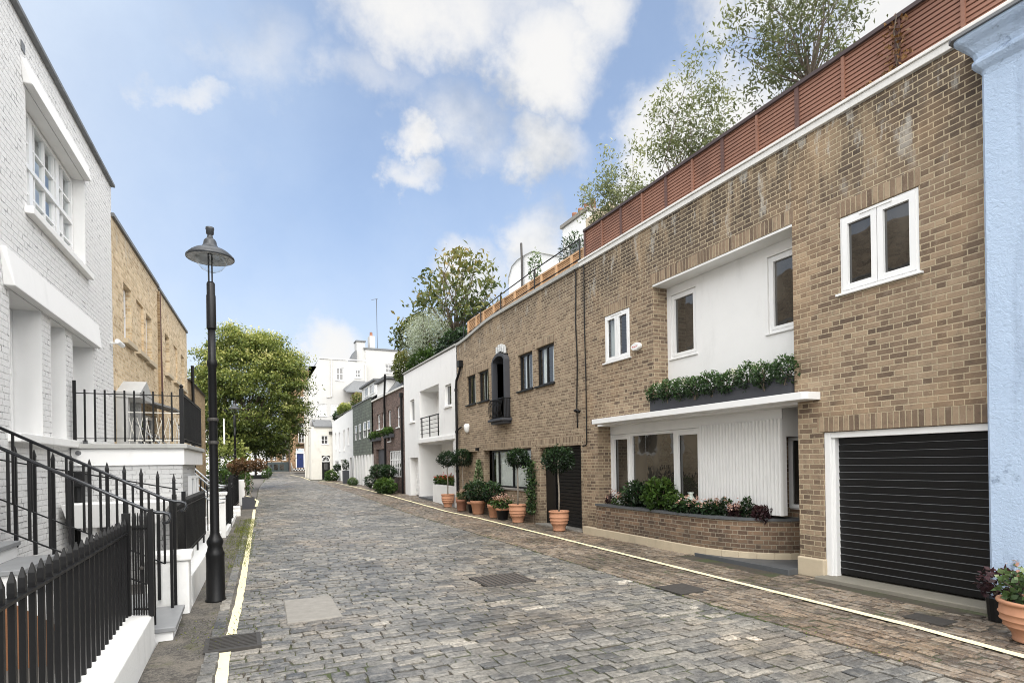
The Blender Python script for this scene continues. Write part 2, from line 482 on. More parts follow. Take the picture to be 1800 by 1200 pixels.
M['brickdk'] = brick_mat('damp planter brick', [(0, S(72, 56, 46)), (.4, S(104, 82, 66)), (.8, S(136, 110, 88)), (1, S(152, 128, 104))], S(166, 154, 134), stain=.4, diag=True)
M['render'] = plain('white render', (.79, .785, .77), .8, .04, 3, bump=.25, bscale=60, dirt=.17)
M['paint'] = plain('white gloss paint', (.80, .80, .79), .35, .03, 4, dirt=.06)
M['plinth'] = plain('white painted masonry', (.80, .795, .77), .65, .05, 5, bump=.4, bscale=18, bdist=.01, dirt=.28)
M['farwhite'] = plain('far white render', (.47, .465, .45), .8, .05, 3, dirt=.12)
M['cream'] = plain('cream painted render', (.64, .615, .555), .7, .07, 3, dirt=.35, bump=.3, bscale=14, bdist=.01)
M['stone'] = plain('buff plinth stone', (.50, .42, .30), .8, .14, 4, bump=.4, bscale=25, bdist=.008, dirt=.55)
M['concrete'] = plain('grey concrete', (.24, .225, .20), .85, .25, 9, bump=.5, bscale=35, bdist=.008, dirt=.5)
M['coping'] = plain('weathered coping stone', (.36, .36, .34), .8, .18, 4, bump=.4, bscale=30, dirt=.5)
M['whitecoping'] = plain('white coping', (.70, .69, .66), .7, .07, 3, dirt=.35, bump=.2)
M['slatestep'] = plain('slate step', (.085, .09, .095), .55, .2, 6, bump=.2, bscale=30)
M['greystep'] = plain('grey painted step', (.25, .255, .26), .45, .10, 4, dirt=.25, bump=.15)
M['black'] = plain('black gloss paint', (.006, .006, .0065), .42, .2, 20, spec=.28, bump=.25, bscale=70, bdist=.002)
M['blackmat'] = plain('black powder coat', (.007, .007, .0075), .40, .2, 12, spec=.35)
M['iron'] = plain('worn cast iron', (.06, .055, .05), .6, .3, 20, metal=.3, bump=.4, bscale=80)
M['greybox'] = plain('dark grey planter', (.045, .047, .055), .6, .15, 8, bump=.1)
M['lead'] = plain('grey lead', (.16, .165, .17), .55, .2, 5, dirt=.4)
M['slate'] = plain('roof slate', (.14, .145, .15), .7, .25, 6, bump=.4, bscale=25)
M['redwood'] = wood_mat('red brown slat timber', S(150, 108, 88), S(120, 83, 68))
M['redpost'] = wood_mat('dull red post', S(104, 74, 66), S(80, 58, 54))
M['fencecap'] = plain('dark fence rail', S(70, 58, 58), .6, .2, 8)
M['yellowwood'] = wood_mat('honey slat timber', S(196, 160, 120), S(166, 128, 92))
M['yellowpost'] = wood_mat('pale timber post', S(206, 172, 134), S(182, 146, 110))
M['ply'] = wood_mat('brown ply door', S(150, 104, 70), S(116, 76, 48))
M['terra'] = plain('terracotta', S(180, 131, 102), .85, .2, 7, bump=.25, bscale=30, dirt=.5, coord='obj')
M['terradk'] = plain('weathered terracotta', S(146, 102, 82), .85, .2, 7, bump=.25, bscale=30, dirt=.5, coord='obj')
M['soil'] = plain('potting soil', (.03, .022, .016), .95, .3, 30, bump=.8, bscale=50, bdist=.02)
M['bark'] = plain('bark', (.12, .095, .07), .9, .3, 14, bump=.8, bscale=30, bdist=.01, streak=True)
M['palebark'] = plain('pale grey bark', (.24, .21, .17), .9, .3, 14, bump=.6, bscale=30, bdist=.01, streak=True)
M['alarm'] = plain('white plastic', (.78, .78, .76), .4, .03, 5)
M['redprint'] = plain('red print', (.55, .06, .06), .5, .05, 5)
M['darkprint'] = plain('grey print', (.10, .11, .13), .5, .05, 5)
M['curtain'] = plain('white curtain', (.78, .78, .75), .9, .08, 10)
M['blind'] = plain('grey blind', (.58, .59, .58), .9, .08, 10)
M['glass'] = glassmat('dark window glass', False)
M['glassc'] = glassmat('clear window glass', True)
M['globe'] = glassmat('lamp bowl', True, (.93, .95, .96), ior=1.5)
M['bluedoor'] = plain('navy door paint', S(32, 48, 96), .4, .08, 6)
M['shopgreen'] = plain('dark teal shopfront', S(62, 72, 74), .5, .1, 4)
M['tilewhite'] = plain('white tile', (.7, .7, .68), .4, .05, 5)
M['dot'] = plain('dark rubber', (.02, .02, .02), .7, .1, 5)

# pale blue roughcast
t = NT('pale blue roughcast')
p = t.pos()
f = t.noise(p, 38, 6, .7); f2 = t.noise(t.scale(p, 1, 1, .6), 1.6, 6, .65); f3 = t.noise(p, 5, 5, .7)
c = t.mix(f2, S(188, 206, 228), S(168, 188, 214))
c = t.mix(t.math('MULTIPLY', t.sstep(t.noise(p, 3.2, 6, .7), .60, .70), .8), c, S(112, 128, 152))
h = t.math('ADD', f, t.math('MULTIPLY', f3, 1.0))
c = t.mix(t.math('MULTIPLY', t.sstep(t.noise(t.scale(p, 2, 2, .25), 1.2, 5, .65), .56, .74), .4), c, S(132, 148, 172))
t.bsdf(c, .8, t.bump(h, .75, .022)); M['blue'] = t.m

# green grey hung slates
t = NT('green grey hung slates')
b = t.n('ShaderNodeTexBrick'); b.offset = .5
sp = t.n('ShaderNodeSeparateXYZ'); t.l(t.pos(), sp.inputs[0]); cb = t.n('ShaderNodeCombineXYZ')
t.l(sp.outputs[1], cb.inputs[0]); t.l(sp.outputs[2], cb.inputs[1]); t.l(cb.outputs[0], b.inputs['Vector'])
b.inputs['Color1'].default_value = rgb(S(112, 120, 110)); b.inputs['Color2'].default_value = rgb(S(76, 84, 78)); b.inputs['Mortar'].default_value = rgb(S(44, 50, 46))
b.inputs['Scale'].default_value = 1; b.inputs['Mortar Size'].default_value = .016; b.inputs['Brick Width'].default_value = .34; b.inputs['Row Height'].default_value = .2
c = t.mix(t.noise(t.pos(), 2.5, 5), b.outputs[0], t.mix(.4, b.outputs[0], S(120, 124, 104)))
t.bsdf(c, .7, t.bump(b.outputs['Fac'], -.8, .02)); M['hungslate'] = t.m

# ground materials
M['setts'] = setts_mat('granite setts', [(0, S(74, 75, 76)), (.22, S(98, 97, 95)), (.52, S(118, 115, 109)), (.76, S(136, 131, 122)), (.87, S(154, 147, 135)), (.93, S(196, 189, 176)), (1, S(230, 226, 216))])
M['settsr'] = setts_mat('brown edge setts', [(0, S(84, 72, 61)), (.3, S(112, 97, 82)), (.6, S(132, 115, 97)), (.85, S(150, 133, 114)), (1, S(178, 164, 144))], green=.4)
t = NT('joint soil')
p = t.pos(); n = t.noise(p, 18, 6, .7)
c = t.mix(n, (.032, .027, .02), (.085, .07, .052)); c = t.mix(t.math('MULTIPLY', t.sstep(t.noise(p, 1.1, 5), .45, .65), .8), c, (.05, .07, .02))
t.bsdf(c, .95, t.bump(n, .8, .02)); M['joint'] = t.m
t = NT('worn asphalt')
p = t.pos(); n = t.noise(p, 60, 5, .7); n2 = t.noise(p, 1.6, 5, .6)
c = t.mix(t.sstep(n, .35, .65), (.03, .028, .025), (.15, .135, .115)); c = t.mix(t.sstep(n2, .45, .6), c, t.mix(.5, c, (.20, .175, .14))); c = t.mix(t.math('MULTIPLY', t.sstep(t.noise(p, 9, 6, .7), .52, .62), .6), c, (.035, .03, .025))
c = t.mix(t.math('MULTIPLY', t.sstep(t.noise(p, 2.9, 6, .7), .55, .66), .6), c, (.075, .075, .03))
t.bsdf(c, .9, t.bump(n, .7, .01)); M['asphalt'] = t.m
t = NT('worn yellow paint')
p = t.pos(); n = t.noise(p, 14, 6, .7)
c = t.mix(t.noise(p, 3, 3), (.80, .70, .40), (.80, .74, .52)); c = t.mix(t.sstep(n, .62, .72), c, (.34, .32, .25))
t.bsdf(c, .7, t.bump(n, .4, .01)); M['yellow'] = t.m
M['ground'] = plain('earth and paving', (.12, .11, .10), .95, .2, 2)

# foliage
M['leafbig'] = leafmat('yellow green leaves', [(0, S(46, 58, 28)), (.25, S(86, 101, 48)), (.5, S(128, 139, 72)), (.76, S(180, 180, 110)), (1, S(232, 224, 170))])
M['leafmag'] = leafmat('bronze green leaves', [(0, S(46, 56, 34)), (.35, S(84, 96, 52)), (.65, S(122, 120, 68)), (1, S(154, 130, 88))])
M['leafolive'] = leafmat('olive grey leaves', [(0, S(76, 82, 56)), (.5, S(122, 130, 92)), (.8, S(156, 160, 122)), (1, S(190, 188, 150))])
M['leafgrey'] = leafmat('silver leaves', [(0, S(140, 152, 138)), (.4, S(184, 194, 180)), (1, S(226, 230, 218))])
M['leafdark'] = leafmat('dark evergreen leaves', [(0, S(14, 24, 14)), (.4, S(34, 54, 30)), (.75, S(62, 86, 48)), (1, S(118, 142, 92))], .2, .35)
M['leafbox'] = leafmat('box leaves', [(0, S(24, 38, 22)), (.4, S(56, 80, 46)), (.75, S(96, 124, 74)), (1, S(156, 176, 124))], .25, .4)
M['leafmid'] = leafmat('mid green leaves', [(0, S(26, 42, 18)), (.5, S(66, 92, 38)), (1, S(128, 150, 74))], .3, .45)
M['leafvar'] = leafmat('variegated leaves', [(0, S(40, 60, 34)), (.5, S(86, 108, 66)), (.8, S(160, 172, 130)), (1, S(214, 216, 188))], .3)
M['leafred'] = leafmat('copper leaves', [(0, S(56, 46, 32)), (.5, S(112, 86, 62)), (1, S(164, 130, 98))], .3)
M['leafpurple'] = leafmat('plum leaves', [(0, S(36, 24, 28)), (.6, S(74, 48, 52)), (1, S(110, 80, 78))], .3)
M['leafmoss'] = leafmat('mossy grass', [(0, S(58, 66, 24)), (.5, S(98, 108, 40)), (1, S(146, 150, 72))], .3)
M['leafbrown'] = leafmat('dead creeper leaves', [(0, S(70, 46, 28)), (.5, S(116, 84, 52)), (1, S(158, 124, 84))], .2)
M['petalpink'] = leafmat('faded pink petals', [(0, S(150, 104, 92)), (.5, S(196, 152, 136)), (1, S(228, 200, 186))], .3)
M['petalred'] = leafmat('red petals', [(0, S(170, 40, 30)), (1, S(220, 90, 70))], .3)
M['petalwhite'] = leafmat('white petals', [(0, S(200, 200, 180)), (1, S(240, 240, 230))], .3)
# ------------------------------------------------------------------ ground, road, markings
def sheet(name, mat, xl, xr, y0, y1, dz, step=2.0, kind='structure'):
    mb = MB(); ys = [y0]
    while ys[-1] < y1 - 1e-6: ys.append(min(y1, ys[-1] + step))
    b = []
    for y in ys:
        l = xl(y) if callable(xl) else xl; r = xr(y) if callable(xr) else xr
        b.append(((l, y, gz(y) + dz), (r, y, gz(y) + dz)))
    for (a, c), (d, e) in zip(b, b[1:]): mb.quad(a, c, e, d)
    return tag(mb.build(name, mat), kind=kind)

sheet('ground', M['ground'], -2.5, 400, -60, 600, -.075, 6)
gm = MB()   # west of the houses, leaving the sunken areas open
for (x0, x1, y0, y1) in [(-400, -2.5, -60, 600)]:
    ys = list(range(y0, y1 + 1, 6))
    for a, b in zip(ys, ys[1:]): gm.quad((x0, a, gz(a) - .075), (x1, a, gz(a) - .075), (x1, b, gz(b) - .075), (x0, b, gz(b) - .075))
tag(gm.build('terrain', M['ground']), kind='structure')

def road_left(y): return -.12 + .0362 * (y - 5) + (.0 if y < 40 else .02 * (y - 40))
def strip_edge(y): return 5.0 + (.02 * y if y < 20 else .4)
sheet('road', M['joint'], lambda y: road_left(y) - .08, lambda y: strip_edge(y), -4, 100, -.012, 1.0)
sheet('pavement', M['joint'], lambda y: strip_edge(y) + .002, 9.4, -4, 56, -.009, 1.0)
sheet('side_street', M['asphalt'], -60, 60, 70, 77.6, .006, 1.0)

def setts(name, mat, xl, xr, y0, y1, pitch, lmin, lmax, gap, along='x', seed=1, skip=(), skew=0.0, top=.012):
    gap0 = gap
    rng = random.Random(seed)
    vs = []; fs = []
    def sett(a0, a1, b0, b1):
        if along == 'x': x0, x1, yy0, yy1 = a0, a1, b0, b1
        else: x0, x1, yy0, yy1 = b0, b1, a0, a1
        cx = (x0 + x1) / 2; cy = (yy0 + yy1) / 2
        for (sx0, sx1, sy0, sy1) in skip:
            if sx0 < cx < sx1 and sy0 < cy < sy1: return
        z = gz(cy)
        j = lambda s: rng.uniform(-s, s)
        h = z + rng.uniform(-.008, .006); tx = j(.010); ty = j(.022)
        i = .016
        sk = skew * (cx - 3)
        b = len(vs)
        jj = .012
        c4 = [(x0 + j(jj), yy0 + j(jj)), (x1 + j(jj), yy0 + j(jj)), (x1 + j(jj), yy1 + j(jj)), (x0 + j(jj), yy1 + j(jj))]
        mx = [(.5, 0), (1, .5), (.5, 1), (0, .5)]
        ring = []
        for k in range(4):
            p = c4[k]; q = c4[(k + 1) % 4]
            ring.append(p); ring.append(((p[0] + q[0]) / 2 + j(jj * .8), (p[1] + q[1]) / 2 + j(jj * .8)))
        for (px, py) in ring: vs.append((px, py + sk, z - .03))
        for (px, py) in ring: vs.append((px, py + sk, h - .004 + tx * (px - cx) * 2 + ty * (py - cy) * 2))
        for (px, py) in ring:
            dx = cx - px; dy = cy - py
            qx = px + math.copysign(min(abs(dx), i * 1.3), dx) if abs(dx) > .02 else px
            qy = py + math.copysign(min(abs(dy), i * 1.3), dy) if abs(dy) > .02 else py
            vs.append((qx, qy + sk, h + .003 + tx * (qx - cx) * 2 + ty * (qy - cy) * 2))
        for k in range(8):
            m = (k + 1) % 8
            fs.append((b + k, b + m, b + 8 + m, b + 8 + k)); fs.append((b + 8 + k, b + 8 + m, b + 16 + m, b + 16 + k))
        fs.append(tuple(b + 16 + k for k in range(8)))
    if along == 'x':
        y = y0
        while y < y1:
            pw = pitch * rng.uniform(.80, 1.2)
            x = xl(y) + rng.uniform(0, .03); xe = xr(y)
            while x < xe - .06:
                L = min(rng.uniform(lmin, lmax), xe - x)
                if xe - (x + L) < .07: L = xe - x
                sett(x + gap / 2, x + L - gap / 2, y + gap / 2, y + pw - gap / 2)
                x += L
            y += pw
    else:
        x = 0.0
        while x < xr(0):
            pw = pitch * rng.uniform(.88, 1.12)
            y = y0 + rng.uniform(0, .2)
            while y < y1:
                L = rng.uniform(lmin, lmax)
                xo = xl(y)
                sett(y + gap / 2, y + L - gap / 2, xo + x + gap / 2, xo + x + pw - gap / 2)
                y += L
            x += pw
    me = bpy.data.meshes.new(name); me.from_pydata(vs, [], fs); me.update()
    o = link_mesh(name, me, mat)
    return tag(o, kind='structure')

setts('road_setts', M['setts'], lambda y: road_left(y) - .05, lambda y: strip_edge(y) - .01, 1.5, 50, .128, .12, .30, .012, 'x', 3,
      skip=[(.52, 1.0, 6.92, 7.94), (3.2, 3.82, 7.54, 8.1), (-.28, .10, 6.13, 6.5)])
setts('far_road_setts', M['setts'], lambda y: road_left(y) + .02, lambda y: 6.0 if y < 52 else 5.6, 50, 71, .2, .25, .5, .016, 'x', 5)
setts('pavement_setts', M['settsr'], lambda y: strip_edge(y) + .02, lambda y: 2.75, 1.5, 50, .120, .13, .27, .014, 'y', 4,
      skip=[(6.50, 6.70, 3.48, 3.76), (5.18, 5.54, 5.84, 6.22), (7.05, 9, 5.95, 8.1), (7.55, 9, 0, 12), (7.2, 9, 3, 5.6)])

def line(name, pts, w, seed):
    rng = random.Random(seed); mb = MB()
    dense = []
    for (x0, y0), (x1, y1) in zip(pts, pts[1:]):
        n = max(1, int(math.hypot(x1 - x0, y1 - y0) / .13))
        for i in range(n): dense.append((x0 + (x1 - x0) * i / n, y0 + (y1 - y0) * i / n))
    dense.append(pts[-1])
    L = []; Rr = []
    for i, (x, y) in enumerate(dense):
        a = dense[max(0, i - 1)]; b = dense[min(len(dense) - 1, i + 1)]
        d = V((b[0] - a[0], b[1] - a[1], 0)).normalized(); nx, ny = -d.y, d.x
        e1 = w / 2 + rng.uniform(-.006, .006); e2 = w / 2 + rng.uniform(-.006, .006)
        z = gz(y) + .0135
        L.append((x + nx * e1, y + ny * e1, z)); Rr.append((x - nx * e2, y - ny * e2, z))
    for i in range(len(dense) - 1): mb.quad(L[i], Rr[i], Rr[i + 1], L[i + 1])
    return tag(mb.build(name, M['yellow']), kind='structure')
line('yellow_line', [(-.22, 2), (-.17, 4.6), (-.145, 6.05)], .092, 1)
line('yellow_line', [(-.10, 6.66), (-.03, 8.2), (.06, 10.84), (.23, 16.2), (.5, 24.1)], .092, 2)
line('yellow_line', [(.58, 25.2), (.72, 28), (.5, 31), (.1, 33)], .10, 3)
line('yellow_line', [(5.9, 1.5), (6.06, 2.58), (6.19, 3.58), (6.25, 5), (6.35, 7.1), (6.55, 11.45), (6.78, 16.8), (6.75, 21), (6.66, 28), (6.62, 34), (6.6, 45), (6.1, 51)], .10, 4)
line('yellow_line', [(5.55, 53), (5.5, 60), (4.9, 66)], .10, 5)

# left footpath: worn asphalt with a row of kerb setts and moss
sheet('footpath', M['asphalt'], lambda y: -.76 + .0362 * (y - 6.7) if y > 6.7 else -.77, lambda y: road_left(y) - .05, -4, 26, .010, 1.0)
kb = MB(); rk = random.Random(8)
y = 2.0
while y < 24:
    L = rk.uniform(.2, .34)
    if not (6.0 < y + L / 2 < 6.65):
        x = road_left(y) - .23
        kb.hexa([(x + rk.uniform(-.01, .01), y, -.02), (x + .13, y, -.02), (x + .13, y + L - .02, -.02), (x, y + L - .02, -.02),
                 (x + .01, y + .01, .026 + rk.uniform(-.005, .005)), (x + .12, y + .01, .022), (x + .12, y + L - .03, .022), (x + .01, y + L - .03, .026)])
    y += L
tag(kb.build('kerb', M['setts']), kind='structure')
rng = np.random.default_rng(3)
pts = []
for i in range(12000):
    y = rng.uniform(5, 23); xl = -.60 + .036 * (y - 6.7); x = rng.uniform(xl, road_left(y) + .06)
    k = math.sin(y * 2.1) + math.sin(y * .9 + 1.3) + (1.0 if y > 10.5 else -.7) + .9 * (abs(x - (road_left(y) - .15)) < .16)
    if k > rng.uniform(.2, 2.6) and (y > 8 or rng.random() < .4): pts.append((x, y, .022 + .01 * rng.random()))
for i in range(1500):
    y = rng.uniform(3, 30); side = rng.random() < .5
    x = (strip_edge(y) + rng.normal(0, .07)) if side else (road_left(y) + abs(rng.normal(0, .22)))
    pts.append((x, y, gz(y) + .006))
gp = []
for i in range(5200):
    y = rng.uniform(11, 23.5); x = rng.uniform(-.52 + .036 * (y - 6.7), road_left(y) - .02)
    if math.sin(y * 1.9 + 3 * x) + math.sin(y * .7 + 2) + .8 * (x > road_left(y) - .3) > rng.uniform(-.2, 2.0): gp.append((x, y, .03))
tag(leaf_mesh('grass', M['leafmoss'], None, gp, .06, .14, -.3, rng.uniform(.3, .9, len(gp)), 6, droop=-1.6), kind='stuff')
tag(leaf_mesh('moss', M['leafmoss'], None, pts, .024, .35, .0, rng.uniform(.2, .8, len(pts)), 5), kind='stuff')

# sunken area floor behind the near railings
ar = MB(); ar.quad((-2.5, -4, -1.0), (-.80, -4, -1.0), (-.80, 13.6, -1.0), (-2.5, 13.6, -1.0))
ar.quad((-2.5, 13.6, -.08), (-.3, 13.6, -.08), (.1, 26, -.08), (-2.5, 26, -.08))
tag(ar.build('area_floor', M['concrete']), kind='structure')
ar = MB(); ar.quad((-2.5, 26, .0), (.1, 26, .0), (.9, 72, .95), (-2.5, 72, .95))
tag(ar.build('verge', M['ground']), kind='structure')

# iron and stone covers in the road
gr = thing('drain_grate', 'slotted cast iron gully grate across the left yellow line', 'drain', (-.08, 6.3, .0))
fr = MB()
fr.box(-.33, .17, 6.07, 6.115, -.02, .03); fr.box(-.33, .17, 6.525, 6.57, -.02, .03); fr.box(-.33, -.29, 6.115, 6.525, -.02, .029); fr.box(.13, .17, 6.115, 6.525, -.02, .029)
fr.build('frame', M['iron'], gr)
br = MB()
for i in range(8):
    yy = 6.135 + i * .05
    br.box(-.29, .13, yy, yy + .022, -.01, .027)
br.build('grille', M['iron'], gr)
MB().box(-.33, .17, 6.07, 6.57, -.10, -.03).build('gully_pit', M['dot'], gr)
sl = MB(); sl.hexa([(.44, 6.83, -.02), (1.07, 6.86, -.02), (1.09, 8.0, -.02), (.48, 8.02, -.02), (.46, 6.85, .014), (1.05, 6.88, .012), (1.07, 7.98, .014), (.50, 8.0, .016)])
o = sl.build('cover_slab', M['concrete'], None, (.76, 7.4, 0), bevel=.006)
tag(o, 'pale square concrete cover slab set among the grey setts', 'cover')
mh = thing('manhole_cover', 'rusty gridded iron cover in the middle of the road', 'manhole cover', (3.5, 7.85, 0))
MB().box(3.12, 3.90, 7.47, 8.18, -.02, .013).build('plate', M['iron'], mh)
gg = MB()
for i in range(10):
    x = 3.15 + i * .078
    gg.box(x, x + .03, 7.50, 8.15, .0131, .020)
gg.build('ribs', plain('rusty iron', (.085, .07, .058), .75, .3, 20, bump=.4), mh)
o = MB().box(5.12, 5.6, 5.78, 6.28, -.02, .016).build('manhole_cover', M['iron'], None, (5.36, 6.03, 0), bevel=.004)
tag(o, 'dark iron cover at the edge of the brown setts beside the road', 'manhole cover')
o = MB().box(6.46, 6.74, 3.42, 3.82, -.02, .016).build('drain_cover', M['iron'], None, (6.6, 3.62, 0), bevel=.004)
tag(o, 'small dark square drain cover on the brown setts before the garage', 'drain cover')

# ------------------------------------------------------------------ right row
R = Frame((7.63, 0, 0), (0, 1, 0), (-1, 0, 0))
RX = 7.63
def body(parent, x0, x1, y0, y1, z0, z1, mat, roofmat=None):
    mb = MB()
    mb.quad((x0, y0, z0), (x1, y0, z0), (x1, y0, z1), (x0, y0, z1)); mb.quad((x0, y1, z0), (x1, y1, z0), (x1, y1, z1), (x0, y1, z1))
    mb.quad((x1, y0, z0), (x1, y1, z0), (x1, y1, z1), (x1, y0, z1))
    mb.build('side_walls', mat, parent)
    MB().box(x0 + .01, x1 - .01, y0 + .01, y1 - .01, z1 - .25, z1 - .12).build('roof', roofmat or M['lead'], parent)

def shutter(name, parent, F, u0, u1, n, z0, z1, pitch, mat):
    pts = []; z = z0
    while z < z1 - .001:
        t = min(z1, z + pitch)
        pts += [(z, n - .014), (z + .004, n), (t - .020, n + .008), (t - .007, n - .014)]
        z += pitch
    pts.append((z1, n - .014))
    return MB().strip(F, pts, u0, u1, 'u').build(name, mat, parent)

# ---- house with the white recessed bay
M['threshold'] = plain('mossy concrete sill', (.20, .185, .15), .85, .2, 5, bump=.5, bscale=30, dirt=.7)
A = thing('mews_house', 'stained brown brick house with white recessed bay, thin white canopy and wide black garage', 'house', (7.63, 8, 0))
W = [(3.0, 5.58, 0, 2.11, .35), (4.23, 5.27, 4.02, 5.08, .09), (6.03, 9.30, 2.72, 5.30, .37), (5.98, 11.37, 0, 2.60, .37), (10.07, 11.01, 3.98, 5.05, .09)]
wall_mesh(R, 1.5, 12.0, -.1, 6.5, W).build('wall', M['brick1'], A)
body(A, 7.66, 15, 1.52, 11.98, -.1, 6.42, M['brick1'])
cp = MB(); cp.lbox(R, 1.5, 12.0, -.25, .05, 6.502, 6.60); cp.lbox(R, 1.5, 12.0, -.22, .075, 6.6, 6.645)
cp.build('coping', M['whitecoping'], A, bevel=.008)
# lintels of standing bricks
for (a, b, z) in [(3.0, 5.66, 2.114)]:
    MB().lbox(R, a, b, -.02, .004, z, z + .215).build('lintel', M['soldier1'], A)
for (a, b, z) in [(4.20, 5.30, 5.084), (6.0, 9.36, 5.304), (10.04, 11.06, 5.054)]:
    MB().lbox(R, a, b, -.02, .004, z, z + .215).build('lintel', M['soldier2'], A)
# garage
g = MB(); g.lbox(R, 5.48, 5.575, -.12, -.03, .02, 2.105); g.lbox(R, 5.44, 5.48, -.17, -.07, .02, 2.04); g.lbox(R, 3.0, 5.48, -.13, -.04, 2.02, 2.105)
g.build('garage_frame', M['paint'], A, bevel=.006)
sh = MB()
shutter('garage_door', A, R, 3.0, 5.45, -.16, .07, 2.03, .098, M['blackmat'])
MB().lbox(R, 2.9, 5.6, -.35, .20, -.03, .045).build('garage_threshold', M['threshold'], A, bevel=.012)
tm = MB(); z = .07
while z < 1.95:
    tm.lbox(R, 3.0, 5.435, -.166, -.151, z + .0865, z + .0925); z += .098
tm.build('slat_highlights', plain('slat edge sheen', (.16, .165, .17), .35, .1, 10), A)  # pale strips painted in as the glints along the slat tops
MB().lbox(R, 5.56, 6.0, -.30, .045, -.02, .27).build('pier_base', M['stone'], A, bevel=.02)
# first floor windows
window(A, R, 4.235, 5.265, 4.025, 5.075, n=-.01, fw=.035, fd=.06, mull=(4.75,), bar=.03, lights=[(4.27, 4.745, 4.06, 5.04), (4.755, 5.23, 4.06, 5.04)], lw=.075,
       mat=M['paint'], glass=M['glass'], sill=(.035, .05, .05))
MB().lbox(R, 4.55, 4.98, -.012, .012, 5.03, 5.052).build('trickle_vent', M['alarm'], A)
window(A, R, 10.075, 11.005, 3.985, 5.045, n=-.01, fw=.035, fd=.06, mull=(10.54,), lights=[(10.11, 10.535, 4.02, 5.01), (10.545, 10.97, 4.02, 5.01)], lw=.07,
       mat=M['paint'], glass=M['glassc'], sill=(.035, .05, .05), curtain=[(10.62, 10.97, M['blind'])])
MB().lbox(R, 10.35, 10.75, -.012, .012, 5.0, 5.022).build('trickle_vent', M['alarm'], A)
# upper recess
R2 = Frame((8.0, 0, 0), (0, 1, 0), (-1, 0, 0))
ww = [(8.47, 9.20, 3.80, 5.09, .12), (6.04, 6.81, 3.82, 5.09, .12)]
wall_mesh(R2, 6.03, 9.30, 2.6, 5.3, ww).build('recess_wall', M['render'], A)
MB().lbox(R, 6.03, 9.30, -.368, -.004, 5.262, 5.298).build('recess_soffit', M['render'], A)
window(A, R2, 8.475, 9.195, 3.805, 5.085, n=-.03, fw=.05, lights=[(8.52, 9.15, 3.85, 5.04)], lw=.05, mat=M['paint'], glass=M['glass'], sill=(.035, .03, .04))
window(A, R2, 6.045, 6.805, 3.825, 5.085, n=-.03, fw=.05, lights=[(6.09, 6.76, 3.87, 5.04)], lw=.05, mat=M['paint'], glass=M['glass'], sill=(.035, .03, .04))
# canopy
cy = MB()
F = R
rr = .07; prof = []
pl_ = [(5.60 + rr - rr * math.cos(a), .33 - rr + rr * math.sin(a)) for a in [i * math.pi / 2 / 5 for i in range(6)]]
outl = [(5.60, .001)] + pl_ + [(11.12 - .02, .33), (11.12, .31), (11.12, .001)]
cy.loft([[F.P(u, n, 2.585) for u, n in outl], [F.P(u, n, 2.695) for u, n in outl]])
cy.build('canopy', M['paint'], A, bevel=.006)
MB().lbox(R, 5.985, 11.365, -.368, -.003, 2.555, 2.597).build('canopy_soffit', M['render'], A)
# lower recess: glazed bay, fluted panel, sidelight
lw_ = MB()
wall_mesh(R2, 8.36, 11.37, -.05, 2.6, [(8.38, 11.35, .84, 2.36, .15)], mb=lw_)
wall_mesh(R2, 6.57, 8.36, 2.38, 2.6, mb=lw_)
lw_.build('bay_wall', M['render'], A)
window(A, R2, 8.385, 11.345, .845, 2.355, n=-.02, fw=.06, fd=.08, mull=(9.15, 10.62), bar=.10,
       lights=[(8.44, 9.10, .90, 2.30), (10.67, 11.29, .90, 2.30)], lw=.06, mat=M['paint'], glass=M['glass'], name='bay_window')
for a in (8.6, 10.8): MB().lbox(R2, a, a + .3, -.022, -.004, 2.315, 2.337).build('trickle_vent', M['alarm'], A)
pts = []; u = 6.57
while u < 8.36 - .001:
    pts += [(u, -.002), (u + .012, .036), (u + .048, .036), (u + .060, -.002)]; u += .0745
pts.append((8.36, 0))
MB().strip(R2, pts, .80, 2.385, 'z').build('fluted_panel', M['render'], A)
MB().lbox(R2, 6.57, 8.36, -.10, -.004, .80, 2.385).build('panel_backing', M['render'], A)
R3 = Frame((8.45, 0, 0), (0, 1, 0), (-1, 0, 0))
sw = MB(); wall_mesh(R3, 5.98, 8.6, -.05, 2.6, [(5.98, 6.80, .90, 2.10, .1)], mb=sw)
sw.quad((8.0, 6.555, 2.1), (8.45, 6.555, 2.1), (8.45, 6.555, 2.6), (8.0, 6.555, 2.6))
sw.build('entrance_wall', M['render'], A)
MB().lbox(R3, 6.80, 7.2, .0, .004, .0, 2.10).build('brick_return', M['brick1'], A)
MB().lbox(R3, 5.98, 6.80, .0, .006, -.03, .88).build('brick_apron', M['brickdk'], A)
window(A, R3, 5.985, 6.795, .905, 2.095, n=.03, fw=.06, mat=M['paint'], glass=M['glass'], name='sidelight')
MB().quad((7.635, 5.985, 0), (8.45, 5.985, 0), (8.45, 5.985, 2.6), (7.635, 5.985, 2.6)).build('entrance_side', M['brick1'], A)
